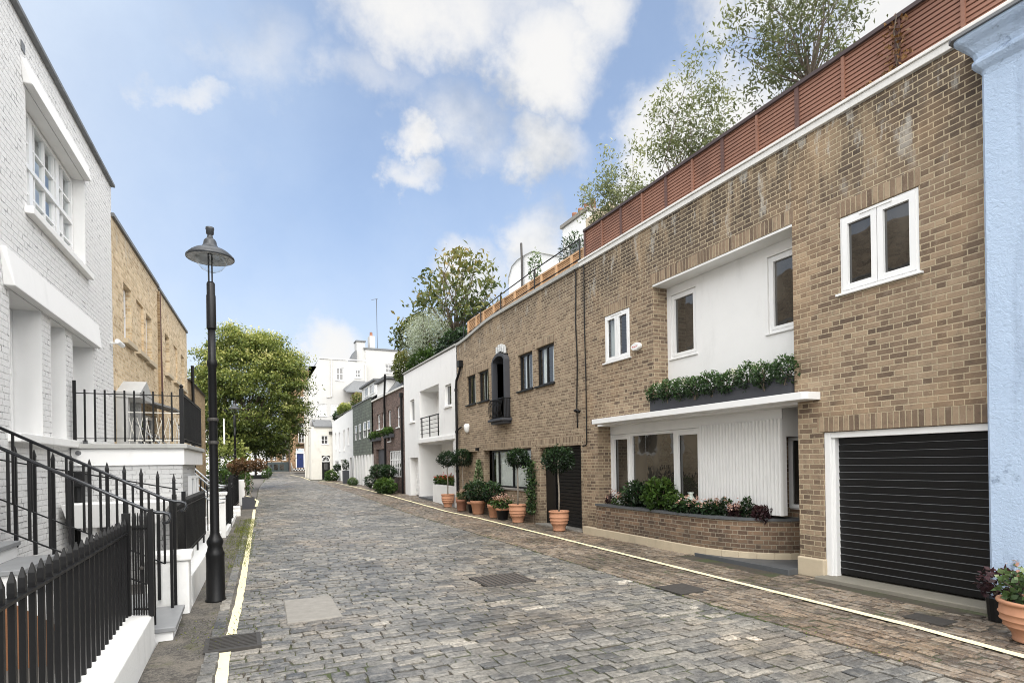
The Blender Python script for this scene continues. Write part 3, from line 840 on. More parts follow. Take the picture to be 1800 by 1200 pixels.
# curved planter wall
curve = [(7.56, 11.9), (7.55, 10.6), (7.53, 9.4), (7.50, 8.6)]
for i in range(9):
    a = i / 8 * math.pi / 2
    curve.append((8.65 - 1.15 * math.cos(a), 8.10 - 1.60 * math.sin(a)))
curve.append((8.9, 6.49))
def ribbon(pts, z0, z1, th):
    mb = MB(); n = len(pts); out = []; inn = []
    for i, (x, y) in enumerate(pts):
        a = pts[max(0, i - 1)]; b = pts[min(n - 1, i + 1)]
        d = V((b[0] - a[0], b[1] - a[1], 0)).normalized()
        nx, ny = -d.y, d.x     # inner side
        out.append((x, y)); inn.append((x + nx * th, y + ny * th))
    for i in range(n - 1):
        mb.hexa([(*out[i], z0), (*out[i + 1], z0), (*inn[i + 1], z0), (*inn[i], z0), (*out[i], z1), (*out[i + 1], z1), (*inn[i + 1], z1), (*inn[i], z1)])
    return mb
def offset(pts, o):
    r = []
    for i, (x, y) in enumerate(pts):
        a = pts[max(0, i - 1)]; b = pts[min(len(pts) - 1, i + 1)]
        d = V((b[0] - a[0], b[1] - a[1], 0)).normalized(); r.append((x + d.y * o, y - d.x * o))
    return r
pc = [(x, y) for x, y in curve if y < 11.45] ; pc = [(7.56, 11.36)] + pc[0:] if pc[0][1] < 11.36 else pc
ribbon(pc, .16, .70, .2).build('planter_wall', M['brickdk'], A, smooth=False)
pcs = offset(pc, -.04)
ribbon(offset(pc, .035), .70, .745, .27).build('planter_coping', M['slatestep'], A)
ribbon(offset(curve, .05), -.03, .17, .26).build('planter_plinth', M['stone'], A, bevel=.01)
sb = MB(); sb.box(7.7, 8.0, 8.0, 11.36, .45, .66); sb.box(8.0, 8.5, 7.22, 8.0, .45, .66); sb.build('planter_soil', M['soil'], A)
st = MB(); st.hexa([(7.38, 5.99, -.02), (8.9, 5.99, -.02), (8.9, 8.02, -.02), (7.44, 8.02, -.02), (7.38, 5.99, .075), (8.9, 5.99, .075), (8.9, 8.02, .055), (7.44, 8.02, .055)])
st.build('entrance_step', M['slatestep'], A, bevel=.005)
# alarm box
al = MB(); n = 14
ring = lambda k, o: [R.P(9.80 + .16 * k * math.cos(2 * math.pi * i / n), o, 4.14 + .085 * k * math.sin(2 * math.pi * i / n)) for i in range(n)]
al.loft([ring(.9, 0), ring(1, .02), ring(1, .06), ring(.85, .085)]); ao = al.build('alarm_box', M['alarm'], A, smooth=False)
lt = MB()
for k, w in enumerate([.018, .012, .02, .012, .016, .014]):
    u = 9.885 - k * .03
    lt.lbox(R, u - w, u, .085, .087, 4.125, 4.125 + (.03 if k in (0, 5) else .022))
lt.build('lettering', M['redprint'], ao)
# cables down the front
def cable(name, parent, F, pts, r, mat):
    return MB().tube([F.P(u, n, z) for u, n, z in pts], r, 6).build(name, mat, parent, smooth=True)
cable('cable', A, R, [(11.84, -.1, 6.64), (11.83, .04, 6.62), (11.80, .025, 6.4), (11.82, .025, 5.0), (11.79, .025, 3.8), (11.80, .025, 2.5), (11.8, .025, 2.16), (11.87, .025, 2.13), (12.0, .02, 2.12)], .014, M['black'])

# vase behind the bay glass is seen on the sill
vs_ = MB().lathe((7.93, 8.62, .80), [(.05, 0), (.075, .05), (.095, .12), (.08, .19), (.045, .24), (.042, .27), (.065, .31)], 16)
tag(vs_.build('vase', plain('pale celadon glaze', (.52, .58, .52), .25, .06, 5), None, (7.93, 8.62, .80), smooth=True), 'pale green vase standing before the white bay window', 'vase')

# planter box on the canopy
pb = thing('planter_box', 'long dark grey box planter of clipped evergreens on the white canopy', 'planter', (7.55, 7.7, 2.7))
bx = MB(); bx.lbox(R, 6.05, 9.36, .02, .06, 2.70, 3.0); bx.lbox(R, 6.05, 9.36, -.30, -.26, 2.70, 3.0); bx.lbox(R, 6.05, 6.09, -.26, .02, 2.70, 3.0); bx.lbox(R, 9.32, 9.36, -.26, .02, 2.70, 3.0)
bx.build('box', M['greybox'], pb)
MB().lbox(R, 6.09, 9.32, -.26, .02, 2.9, 2.95).build('soil', M['soil'], pb)
# ------------------------------------------------------------------ plants
def blob(c, r, n, seed, shell=.45):
    g = np.random.default_rng(seed)
    d = g.normal(size=(n, 3)); d /= np.linalg.norm(d, axis=1)[:, None]
    rad = g.uniform(shell, 1, n)[:, None] ** .6
    lump = 1 + .14 * np.sin(d[:, :1] * 5 + seed) * np.cos(d[:, 1:2] * 6 + d[:, 2:] * 4)
    p = d * rad * lump
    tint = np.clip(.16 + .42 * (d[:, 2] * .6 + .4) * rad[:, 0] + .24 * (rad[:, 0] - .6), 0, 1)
    return np.asarray(c) + p * np.asarray(r), tint, d

def clumps(center, radii, nclump, per, csize, seed, flat=.5, inner=.35, bottom=-1.0, squash=None):
    """leaf points gathered in clumps spread over an ellipsoid; returns points, tint, clump centres"""
    g = np.random.default_rng(seed)
    P = []; T = []; CC = []
    while len(CC) < nclump:
        d = g.normal(size=3); d /= np.linalg.norm(d)
        if d[2] < bottom: continue
        r = g.uniform(inner, 1) ** .5
        lump = 1 + .10 * math.sin(d[0] * 4 + seed) + .08 * math.cos(d[1] * 5 + d[2] * 3)
        CC.append((np.asarray(center) + d * r * lump * np.asarray(radii), d, r))
    pts = []
    for c, d, r in CC:
        k = max(3, int(per * g.uniform(.5, 1.4)))
        q = g.normal(size=(k, 3)) * csize * g.uniform(.7, 1.25)
        q[:, 2] *= flat
        # droop outwards like sprays
        q[:, 2] -= .25 * np.hypot(q[:, 0], q[:, 1])
        pts.append(c + q)
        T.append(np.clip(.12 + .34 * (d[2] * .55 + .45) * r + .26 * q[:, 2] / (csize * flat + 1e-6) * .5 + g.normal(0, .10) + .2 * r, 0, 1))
    return np.concatenate(pts), np.concatenate(T), [c for c, d, r in CC]

def branch_mesh(base, fork, targets, r0, seed, n=6, wander=.12, tr=.012):
    g = random.Random(seed); mb = MB()
    base = V(base); fork = V(fork)
    mid = (base + fork) / 2 + V((g.uniform(-1, 1), g.uniform(-1, 1), 0)) * wander * .5
    mb.tube([base, mid, fork], [r0, r0 * .8, r0 * .65], 9)
    for t in targets:
        t = V(tuple(t)); L = (t - fork).length
        m1 = fork.lerp(t, .33) + V((g.uniform(-1, 1), g.uniform(-1, 1), g.uniform(.1, .9))) * wander * L * .5
        m2 = fork.lerp(t, .68) + V((g.uniform(-1, 1), g.uniform(-1, 1), g.uniform(-.1, .6))) * wander * L * .5
        k = g.uniform(.8, 1.2)
        mb.tube([fork, m1, m2, t], [r0 * .45 * k, r0 * .30 * k, max(tr, r0 * .16 * k), tr * .6], n, cap=False)
    return mb

def shrub(name, label, cat, c, r, n, leaf, size, seed, group=None, aspect=.45, mat2=None, n2=0, size2=.04, shell=.4, stem=True):
    base = (c[0], c[1], c[2] - r[2])
    t = thing(name, label, cat, base, group)
    P, T, d = blob(c, r, n, seed, shell)
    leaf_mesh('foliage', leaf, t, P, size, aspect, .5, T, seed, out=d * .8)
    if stem:
        g = random.Random(seed); mb = MB()
        for i in range(7):
            e = V(tuple(P[g.randrange(n)]))
            mb.tube([V(base) + V((g.uniform(-.03, .03), g.uniform(-.03, .03), -.02)), V(base).lerp(e, .5) + V((0, 0, .04)), e], [.012, .009, .004], 5, cap=False)
        mb.build('stems', M['bark'], t)
    if n2:
        g = np.random.default_rng(seed + 50)
        P2 = np.asarray(c) + np.concatenate([g.normal(size=(n2, 2)) * .5, np.abs(g.normal(size=(n2, 1))) * .35 + .55], 1) * np.asarray(r)
        P3 = np.repeat(P2, 9, 0) + g.normal(size=(n2 * 9, 3)) * size2 * .9
        leaf_mesh('flowers', mat2, t, P3, size2, .8, 1.0, g.uniform(.2, .9, n2 * 9), seed + 1)
    return t

def pot(label, x, y, h, r, mat, group=None, z=None, bands=True, seed=0, dark=False):
    z = gz(y) + .012 if z is None else z
    t = thing('plant_pot', label, 'plant pot', (x, y, z), group)
    if bands:
        prof = [(r * .62, 0), (r * .65, h * .03), (r * .63, h * .06), (r * .65, h * .17), (r * .72, h * .25), (r * .84, h * .35), (r * .89, h * .365), (r * .895, h * .385), (r * .86, h * .40), (r * .94, h * .50), (r * .985, h * .515), (r * .985, h * .535), (r * .95, h * .55),
                (r * .985, h * .66), (r * 1.02, h * .675), (r * 1.02, h * .695), (r * .985, h * .71), (r * .975, h * .84), (r * .955, h * .90), (r * 1.04, h * .915), (r * 1.07, h * .95), (r * 1.05, h), (r * .92, h), (r * .88, h * .86)]
    else:
        prof = [(r * .66, 0), (r * .68, .015), (r * .88, h * .74), (r * .98, h * .76), (r * 1.0, h * .98), (r * .98, h), (r * .88, h), (r * .84, h * .84)]
    MB().lathe((x, y, z), prof, 28).build('pot', mat, t, smooth=True)
    MB().lathe((x, y, z), [(r * .86, h * .80), (r * .89, h * .87), (r * .3, h * .90)], 20).build('soil', M['soil'], t)
    return t

def bay_tree(label, x, y, zs, zc, r, seed, group, lean=0):
    t = thing('bay_tree', label, 'topiary tree', (x, y, zs), group)
    P, T, d = blob((x + lean, y, zc), (r, r, r * .82), 1500, seed, .35)
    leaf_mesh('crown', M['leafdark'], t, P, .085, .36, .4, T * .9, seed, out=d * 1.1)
    MB().tube([(x, y, zs), (x + lean * .2 + .012, y, zs + (zc - zs) * .35), (x + lean * .7 - .008, y, zs + (zc - zs) * .7), (x + lean, y, zc)], [.026, .022, .021, .017], 8).build('trunk', M['palebark'], t, smooth=True)
    return t

# evergreens and heather in the box on the canopy
g0 = random.Random(21)
NB = 9
wh = ['at the far end', 'second from the far end', 'third from the far end', 'fourth from the far end', 'in the middle', 'fourth from the near end', 'third from the near end', 'second from the near end', 'at the near end']
for i in range(NB):
    y = 9.22 - i * .385
    h = .17 + .05 * g0.random()
    shrub('boxwood_shrub', 'dark rounded boxwood in the long canopy planter, ' + wh[i], 'shrub', (7.62 + g0.uniform(-.04, .04), y, 3.06 + g0.uniform(-.01, .05)), (.24, .235, h + .03), 720, M['leafbox'], .058, 100 + i, 'boxwoods in the canopy planter', .5, stem=True)
for i, y in enumerate([9.02, 8.25, 7.08, 6.62]):
    P = np.array([[7.56 + g0.uniform(-.1, .08), y + g0.uniform(-.12, .12), 3.12 + g0.uniform(-.02, .14)] for _ in range(110)])
    o = leaf_mesh('heather', M['petalwhite'], None, P, .035, .5, .4, np.full(110, .5), i, loc=(7.56, y, 2.95), droop=-1)
    tag(o, ['white heather beside the far end boxwood of the canopy planter', 'white heather behind the middle left boxwoods of the canopy planter', 'white heather between the middle right boxwoods of the canopy planter', 'white heather near the near end boxwood of the canopy planter'][i], 'flower', 'white heathers in the canopy planter')

# plants in the curved brick planter
spec = [('plum leaved shrub at the far end of the curved brick planter', 7.82, 11.15, .15, .17, 'leafpurple', 240, .06, None),
        ('pink flowering shrub near the far end of the curved brick planter', 7.78, 10.75, .22, .16, 'leafmid', 300, .06, 'petalpink'),
        ('tall dark green fern shrub under the left bay window light', 7.80, 10.2, .36, .34, 'leafdark', 700, .11, None),
        ('broad feathery green shrub under the middle of the bay window', 7.76, 9.35, .40, .38, 'leafmid', 900, .12, None),
        ('round bright green bush beside the pale vase', 7.70, 8.78, .27, .24, 'leafmid', 700, .07, None),
        ('pink hydrangea in front of the pale vase', 7.66, 8.42, .30, .17, 'leafdark', 420, .09, 'petalpink'),
        ('pink hydrangea before the left of the fluted panel', 7.74, 7.93, .28, .17, 'leafdark', 420, .09, 'petalpink'),
        ('small upright green bush before the fluted panel', 7.78, 7.58, .15, .22, 'leafdark', 420, .06, None),
        ('low plum leaved shrub between two upright green bushes', 7.80, 7.36, .17, .15, 'leafpurple', 300, .07, 'petalpink'),
        ('upright green bush before the right of the fluted panel', 7.83, 7.16, .13, .23, 'leafdark', 380, .06, None),
        ('dark plum shrub at the near end of the curved planter', 7.93, 6.93, .19, .16, 'leafpurple', 420, .08, None)]
for i, (lab, x, y, rx, rz, lm, n, sz, fl) in enumerate(spec):
    shrub('planter_shrub', lab, 'shrub', (x, y, .66 + rz * .95), (rx * .85, rx, rz), n, M[lm], sz, 200 + i, 'shrubs in the curved brick planter', .42, M[fl] if fl else None, 18 if fl else 0, .034, .25)

# ------------------------------------------------------------------ red fence on the roof
fx = Frame((7.74, 0, 0), (0, 1, 0), (-1, 0, 0))
fc = thing('roof_fence', 'red brown slatted timber fence along the roof of the nearest brick house', 'fence', (7.74, 7, 6.64))
posts = [1.5, 3.02, 4.5, 5.98, 7.47, 8.95, 10.44, 11.92]
def slats(pitch, z0, z1, tilt=.012):
    pts = []; z = z0
    while z < z1 - .01:
        pts += [(z, .0), (z + .004, tilt), (z + pitch - .010, tilt * .25), (z + pitch - .008, -.012), (z + pitch, -.012)]
        z += pitch
    return pts
for a, b in zip(posts, posts[1:]):
    MB().strip(fx, slats(.062, 6.66, 7.36), a + .03, b - .03, 'u').build('slat_panel', M['redwood'], fc)
    m = (a + b) / 2
    MB().lbox(fx, m - .022, m + .022, .0, .035, 6.64, 7.35).build('batten', M['redwood'], fc)
for p_ in posts:
    MB().lbox(fx, p_ - .035, p_ + .035, -.05, .03, 6.64, 7.37).build('post', M['redpost'], fc)
MB().lbox(fx, 1.5, 11.96, -.06, .05, 7.36, 7.415).build('rail', M['fencecap'], fc)
P = np.concatenate([np.stack([7.70 + .05 * rng.normal(size=200), 4.5 + .07 * rng.normal(size=200), rng.uniform(6.68, 7.38, 200)], 1),
                    np.stack([7.68 + .02 * rng.normal(size=60), 4.95 + .25 * rng.normal(size=60), 6.70 + .02 * np.abs(rng.normal(size=60))], 1)])
cr = thing('creeper', 'dead brown creeper climbing a post of the red roof fence', 'climbing plant', (7.70, 4.5, 6.66))
leaf_mesh('foliage', M['leafbrown'], cr, P, .05, .7, .2, np.random.default_rng(5).uniform(.2, .8, 260), 77, droop=.5)
MB().tube([(7.69, 4.52, 6.66), (7.69, 4.47, 6.95), (7.69, 4.53, 7.2), (7.69, 4.49, 7.39)], .008, 5).build('stem', M['bark'], cr)

# ------------------------------------------------------------------ second brick house
B = thing('mews_house', 'tan brick house with black framed windows, black arched balcony niche and sloping parapet', 'house', (7.63, 16.5, 0))
def top2(u): return 6.5 - .26 * smoothstep(17.2, 20.8, u)
HB = [(12.11, 14.29, 0, 2.15, .35), (14.81, 18.38, .93, 2.16, .22), (19.0, 20.72, .0, 2.16, .12),
      (13.37, 14.39, 3.86, 4.95, .12), (14.62, 15.55, 3.86, 4.95, .12), (17.83, 18.76, 3.87, 4.92, .12), (19.02, 19.90, 3.87, 4.92, .12), (16.26, 17.10, 3.1, 5.16, .45)]
wall_mesh(R, 12.0, 20.9, -.1, 6.5, HB, top2, cuts=[17.2 + .3 * i for i in range(13)]).build('wall', M['brick2'], B)
body(B, 7.66, 15, 12.02, 20.88, -.1, 6.2, M['brick2'])
MB().lbox(R, 19.0, 20.72, -.14, -.12, 0, 2.16).build('niche_back', M['brick2'], B)
cp = MB(); us = [12.0 + .445 * i for i in range(21)]
for a, b in zip(us, us[1:]):
    za, zb = top2(a), top2(b)
    cp.hexa([R.P(a, -.25, za), R.P(b, -.25, zb), R.P(b, .07, zb + .002), R.P(a, .07, za + .002), R.P(a, -.25, za + .11), R.P(b, -.25, zb + .11), R.P(b, .07, zb + .10), R.P(a, .07, za + .10)])
cp.build('coping', M['coping'], B)
for (a, b, z) in [(12.05, 14.5, 2.154), (14.75, 18.45, 2.164)]:
    MB().lbox(R, a, b, -.02, .004, z, z + .215).build('lintel', M['soldier3'], B)
for (a, b, z) in [(13.33, 14.45, 4.954), (14.57, 15.6, 4.954), (17.8, 18.8, 4.924), (18.98, 19.95, 4.924)]:
    MB().lbox(R, a, b, -.02, .004, z, z + .215).build('lintel', M['soldier3'], B)
for (a, b, zt) in [(13.38, 14.38, 4.94), (14.63, 15.54, 4.94), (17.84, 18.75, 4.91), (19.03, 19.89, 4.91)]:
    window(B, R, a, b, 3.875, zt, n=-.07, fw=.05, mull=((a + b) / 2,), bar=.05, mat=M['blackmat'], glass=M['glassc'], sill=(.05, .06, .06), sillmat=M['blackmat'],
           curtain=[(a + .08, a + .36, M['curtain']), (b - .40, b - .08, M['curtain'])])
window(B, R, 14.83, 18.0, .945, 2.145, n=-.15, fw=.05, mull=(16.35, 17.45), bar=.06, mat=M['blackmat'], glass=M['glassc'], sill=(.06, .05, .02), sillmat=M['concrete'],
       curtain=[(14.9, 17.9, M['curtain'])], name='street_window')
# garage
shutter('garage_door', B, R, 12.12, 13.75, -.25, .03, 2.15, .09, M['blackmat'])
MB().lbox(R, 13.75, 14.28, -.28, -.2, .02, 2.148).build('door_panel', M['blackmat'], B)
MB().lbox(R, 12.0, 14.4, -.35, .12, -.03, .028).build('garage_threshold', M['concrete'], B)
# balcony niche
nb_ = MB()
def arch(o, nn=12, z0=3.12, zt=5.28):
    pts = [(16.16 - o, z0), (16.16 - o, zt - .32)]
    for i in range(nn + 1):
        k = i / nn
        u = 16.16 - o + (1.04 + 2 * o) * k
        pts.append((u, zt - .32 + (.26 + o) * max(0, math.sin(math.pi * k)) ** .55))
    pts += [(17.20 + o, zt - .32), (17.20 + o, z0)]
    return pts
ao_, ai_ = arch(.0), arch(-.10)
b0 = len(nb_.v)
for (u, z), (u2, z2) in zip(ao_, ai_):
    nb_.v += [tuple(R.P(u, .0, z)), tuple(R.P(u, .17, z)), tuple(R.P(u2, .17, z2)), tuple(R.P(u2, -.30, z2))]
for i in range(len(ao_) - 1):
    for k in range(3):
        nb_.f.append((b0 + 4 * i + k, b0 + 4 * i + k + 1, b0 + 4 * i + 5 + k, b0 + 4 * i + 4 + k))
nb_.build('niche_surround', M['greybox'], B)
MB().lbox(R, 16.265, 17.095, -.36, -.31, 3.12, 5.15).build('niche_door', M['black'], B)
dm = MB(); dm.lbox(R, 16.34, 16.66, -.31, -.295, 3.3, 4.9); dm.lbox(R, 16.70, 17.02, -.31, -.295, 3.3, 4.9); dm.build('niche_door_panels', M['blackmat'], B)
sh_ = MB(); sh_.lbox(R, 16.02, 17.14, .0, .36, 3.04, 3.12); sh_.lbox(R, 16.10, 17.06, .0, .28, 2.96, 3.04); sh_.build('balcony_base', M['greybox'], B, bevel=.015)
br = MB()
def belly(k): return .27 + .07 * math.sin(math.pi * (1 - k)) * (1 if k < .8 else .8)
allb = [(16.09 + .088 * i, None) for i in range(12)]
for u, _ in allb:
    br.tube([R.P(u, .02 + belly(k), 3.12 + .62 * k) for k in [0, .2, .4, .6, .8, 1]], .010, 5)
for k, rr_ in [(.03, .012), (1.0, .016)]:
    br.tube([R.P(16.08, .0, 3.12 + .62 * k), R.P(16.08, .02 + belly(k), 3.12 + .62 * k), R.P(17.08, .02 + belly(k), 3.12 + .62 * k), R.P(17.08, .0, 3.12 + .62 * k)], rr_, 6)
for i in range(5): 
    for uu in (16.08, 17.08): br.tube([R.P(uu, .06 + .05 * i, 3.12), R.P(uu, .06 + .055 * i, 3.74)], .009, 5)
br.build('balcony_rail', M['black'], B)
cr_ = MB(); 
for i in range(9):
    k = (i - 4) / 4
    cr_.lbox(R, 16.62 + .075 * (i - 4) - .034, 16.62 + .075 * (i - 4) + .034, .04, .12 + .03 * (i % 2), 5.26 - .10 * k * k, 5.36 + .10 * math.cos(k * 1.35) + .03 * (i % 2))
cr_.build('niche_crest', plain('weathered white metal', (.52, .53, .53), .6, .12, 12), B, bevel=.012)
# alarm, lamp and cables
MB().lathe(R.P(19.80, .05, 2.85), [(.03, 0), (.09, .06), (.125, .2), (.12, .3), (.06, .34)], 14).build('alarm_box', M['alarm'], B, smooth=True)
MB().lbox(R, 18.78, 18.90, .0, .10, 2.18, 2.28).build('wall_lamp', M['black'], B)
cable('cable', B, R, [(12.24, .0, 6.62), (12.22, .06, 6.6), (12.17, .025, 6.4), (12.22, .025, 5.2), (12.17, .025, 4.2), (12.22, .03, 3.1), (12.2, .03, 2.65), (12.22, .025, 2.58)], .017, M['black'])
cable('cable', B, R, [(12.2, .03, 2.98), (12.16, .12, 3.0), (12.08, .13, 3.01), (12.03, .05, 2.95)], .035, M['black'])
dp = MB()
dp.lbox(R, 20.25, 20.45, .0, .16, 5.35, 5.6)
dp.tube([R.P(20.35, .08, 5.35), R.P(20.42, .10, 5.15), R.P(20.72, .10, 4.9), R.P(20.78, .10, 4.6), R.P(20.8, .10, .03)], .048, 8)
for z in (4.5, 2.9, 1.4): dp.tube([R.P(20.79, .10, z), R.P(20.79, .10, z + .09)], .065, 8)
dp.tube([R.P(20.79, .10, 2.95), R.P(20.6, .08, 3.05), R.P(20.4, .06, 3.1)], .03, 6)
dp.build('drainpipe', M['black'], B)
# honey coloured screen and iron rail on its roof
sx = Frame((7.88, 0, 0), (0, 1, 0), (-1, 0, 0))
sc = thing('roof_screen', 'honey coloured slatted timber screen on the roof of the second brick house', 'fence', (7.88, 16, 6.5))
ps = [12.14, 12.75, 13.55, 14.40, 15.2, 16.15, 17.0, 17.8, 18.7, 19.4, 20.2]
for a, b in zip(ps, ps[1:]):
    MB().strip(sx, slats(.05, 6.45, 7.02, .010), a + .03, b - .03, 'u').build('slat_panel', M['yellowwood'], sc)
for p_ in ps: MB().lbox(sx, p_ - .04, p_ + .04, -.03, .06, 6.4, 7.05).build('post', M['yellowpost'], sc)
MB().lbox(sx, 12.1, 20.24, -.02, .03, 7.05, 7.10).build('rail', M['yellowpost'], sc)
ir = thing('roof_railing', 'thin black iron handrail on posts above the second brick house', 'railing', (7.68, 16, 6.6))
mb = MB()
mb.tube([(7.70, 12.1, 7.25), (7.70, 14.5, 7.24), (7.70, 17, 7.16), (7.70, 20.0, 6.98), (7.9, 24.5, 6.95)], .016, 6)
mb.tube([(7.70, 12.1, 6.76), (7.70, 14.5, 6.76), (7.70, 17, 6.72), (7.70, 20.0, 6.54), (7.9, 24.5, 6.55)], .014, 6)
mb.build('rails', M['black'], ir)
for y in (12.12, 14.55, 16.9, 18.6, 20.3):
    MB().tube([(7.70, y, top2(y) + .05), (7.70, y, 7.26 - .045 * max(0, y - 16))], .02, 6).build('post', M['black'], ir)

# ------------------------------------------------------------------ white house
C = thing('white_house', 'white rendered house with a recessed balcony and porch beside the tan brick house', 'house', (7.6, 25, 0))
F = Frame((7.61, 0, 0), (0, 1, 0), (-1, 0, 0))
HC = [(26.86, 27.66, 3.80, 4.86, .12), (21.56, 22.34, 4.06, 4.92, .12), (23.13, 25.98, 2.93, 5.10, .85), (26.38, 27.8, .1, 2.05, .35), (21.42, 26.2, .1, 2.66, 1.1)]
wall_mesh(F, 20.92, 28.75, -.1, 6.28, HC, lambda u: 6.24 + .03 * (u - 20.9) / 8).build('wall', M['render'], C)
body(C, 7.64, 15, 20.94, 28.73, -.1, 6.15, M['render'])
MB().lbox(F, 20.92, 28.75, -.2, .06, 6.285, 6.35).build('coping', M['coping'], C)
MB().lbox(F, 21.2, 26.3, .0, .07, 2.70, 2.86).build('ledge', M['render'], C)
for a, b, z0, z1 in [(26.87, 27.65, 3.81, 4.85), (21.57, 22.33, 4.07, 4.91)]:
    window(C, F, a, b, z0, z1, n=-.08, fw=.05, mat=M['paint'], glass=M['glass'], sill=(.09, .07, .08), sillmat=M['render'])
MB().quad(F.P(23.13, -.85, 2.93), F.P(25.98, -.85, 2.93), F.P(25.98, -.85, 5.1), F.P(23.13, -.85, 5.1)).build('balcony_wall', M['render'], C)
window(C, F, 23.3, 25.4, 2.95, 4.9, n=-.78, fw=.07, mull=(24.35,), bar=.12, mat=M['paint'], glass=M['glassc'], name='balcony_door', curtain=[(23.6, 24.2, M['curtain'])])
rl = MB()
for z in (3.12, 3.30, 3.48, 3.66): rl.tube([F.P(23.15, -.02, z), F.P(25.96, -.02, z)], .012, 5)
rl.lbox(F, 23.13, 25.98, -.04, .0, 3.82, 3.86)
for u in (23.3, 24.5, 25.7): rl.lbox(F, u - .02, u + .02, -.03, .01, 2.93, 3.83)
rl.build('balcony_rail', M['black'], C)
shutter('garage_door', C, F, 26.38, 27.8, -.3, .22, 2.05, .08, M['paint'])
MB().quad(F.P(21.42, -1.1, .1), F.P(26.2, -1.1, .1), F.P(26.2, -1.1, 2.66), F.P(21.42, -1.1, 2.66)).build('porch_wall', M['render'], C)
window(C, F, 21.6, 23.3, .9, 2.45, n=-1.04, fw=.07, mull=(22.5,), bar=.08, mat=M['paint'], glass=M['glass'], name='porch_window')
MB().lbox(F, 24.3, 25.3, -1.09, -1.04, .2, 2.3).build('porch_door', M['paint'], C)
n = 20
rg = lambda r_, o: [F.P(23.72 + r_ * math.cos(2 * math.pi * i / n), o, 2.18 + r_ * math.sin(2 * math.pi * i / n)) for i in range(n)]
pq = MB().loft([rg(.24, -1.09), rg(.24, -1.07)]).build('plaque', M['alarm'], C)
mb = MB(); b0 = len(mb.v); mb.v += [tuple(p_) for p_ in rg(.24, -1.066)] + [tuple(p_) for p_ in rg(.21, -1.066)]
for i in range(n): mb.f.append((b0 + i, b0 + (i + 1) % n, b0 + n + (i + 1) % n, b0 + n + i))
for k in range(3): mb.lbox(F, 23.6, 23.84, -1.068, -1.065, 2.12 + .05 * k, 2.14 + .05 * k)
mb.build('plaque_marks', M['darkprint'], pq)
bxx = MB(); bxx.lbox(F, 21.15, 24.1, -.35, .03, .02, .86); bxx.build('planter_wall', M['render'], C, bevel=.01)
MB().lbox(F, 21.18, 24.07, -.32, .0, .861, .875).build('planter_soil', M['soil'], C)
MB().lbox(F, 24.1, 26.2, -1.1, .05, .02, .22).build('porch_step', M['slatestep'], C)
for i in range(5):
    shrub('geranium', 'bright green geranium with red flowers in the white porch planter' , 'flower', (7.72, 21.5 + i * .55, 1.02), (.2, .32, .22), 420, M['leafmid'], .085, 300 + i, 'geraniums in the white porch planter', .7, M['petalred'], 5, .05, .3, stem=False)
# ------------------------------------------------------------------ purple brown house
D = thing('dark_brick_house', 'purple brown brick house with a lead mansard, window boxes and a white gridded window', 'house', (7.63, 32.6, .2))
HD = [(29.76, 30.42, 3.70, 4.80, .15), (31.70, 32.40, 3.03, 4.78, .15), (33.30, 33.95, 3.85, 4.78, .15), (34.45, 35.2, 3.85, 4.78, .15), (29.45, 32.3, 1.05, 2.5, .12), (33.2, 35.6, .2, 2.66, .2)]
F = Frame((7.63, 0, 0), (0, 1, 0), (-1, 0, 0))
wall_mesh(F, 28.78, 36.4, .1, 5.66, HD).build('wall', M['brick3'], D)
body(D, 7.66, 14, 28.8, 36.38, .1, 5.6, M['brick3'])
ms = MB(); ms.hexa([(7.66, 28.8, 5.66), (14, 28.8, 5.66), (14, 36.38, 5.66), (7.66, 36.38, 5.66), (8.5, 28.8, 6.75), (14, 28.8, 6.75), (14, 36.38, 6.75), (8.5, 36.38, 6.75)])
ms.build('mansard', M['lead'], D)
MB().lbox(F, 28.78, 36.4, -.1, .10, 5.665, 5.75).build('gutter', M['whitecoping'], D)
MB().box(7.9, 9.4, 33.6, 36.3, 5.8, 6.72).build('dormer', M['render'], D); MB().box(7.7, 9.5, 33.4, 36.38, 6.755, 6.9).build('dormer_roof', M['slate'], D)
MB().box(8.6, 9.6, 29.6, 31.6, 6.755, 7.5).build('roof_box', M['render'], D); MB().box(8.5, 9.7, 29.5, 31.7, 7.5, 7.6).build('roof_box_cap', M['slate'], D)
for a, b, z0, z1 in [(29.77, 30.41, 3.71, 4.79), (31.71, 32.39, 3.04, 4.77), (33.31, 33.94, 3.86, 4.77), (34.46, 35.19, 3.86, 4.77)]:
    window(D, F, a, b, z0, z1, n=-.08, fw=.06, mat=M['paint'], glass=M['glass'], sill=(.06, .06, .05), sash=.5)
window(D, F, 29.46, 32.29, 1.06, 2.49, n=-.06, fw=.07, grid=(7, 3, .05), mat=M['paint'], glass=M['glass'], name='grid_window')
db = MB(); db.lbox(F, 33.2, 35.6, -.2, -.15, .2, 2.65)
for i in range(9): db.lbox(F, 33.25 + .26 * i, 33.25 + .26 * i + .24, -.15, -.13, .25, 2.6)
db.build('door', M['greybox'], D)
dp = MB(); dp.tube([F.P(32.9, .08, .2), F.P(32.9, .08, 4.9), F.P(32.7, .12, 5.5), F.P(32.3, .15, 6.8)], .06, 7); dp.tube([F.P(29.1, .08, .2), F.P(29.1, .08, 5.2)], .055, 7); dp.lbox(F, 29.0, 29.2, 0, .16, 5.2, 5.4)
dp.build('drainpipe', M['black'], D)
for (a, b, z) in [(30.9, 32.5, 3.42), (34.1, 36.2, 3.36)]:
    MB().lbox(F, a, b, .02, .28, z - .2, z).build('window_box', M['greybox'], D)
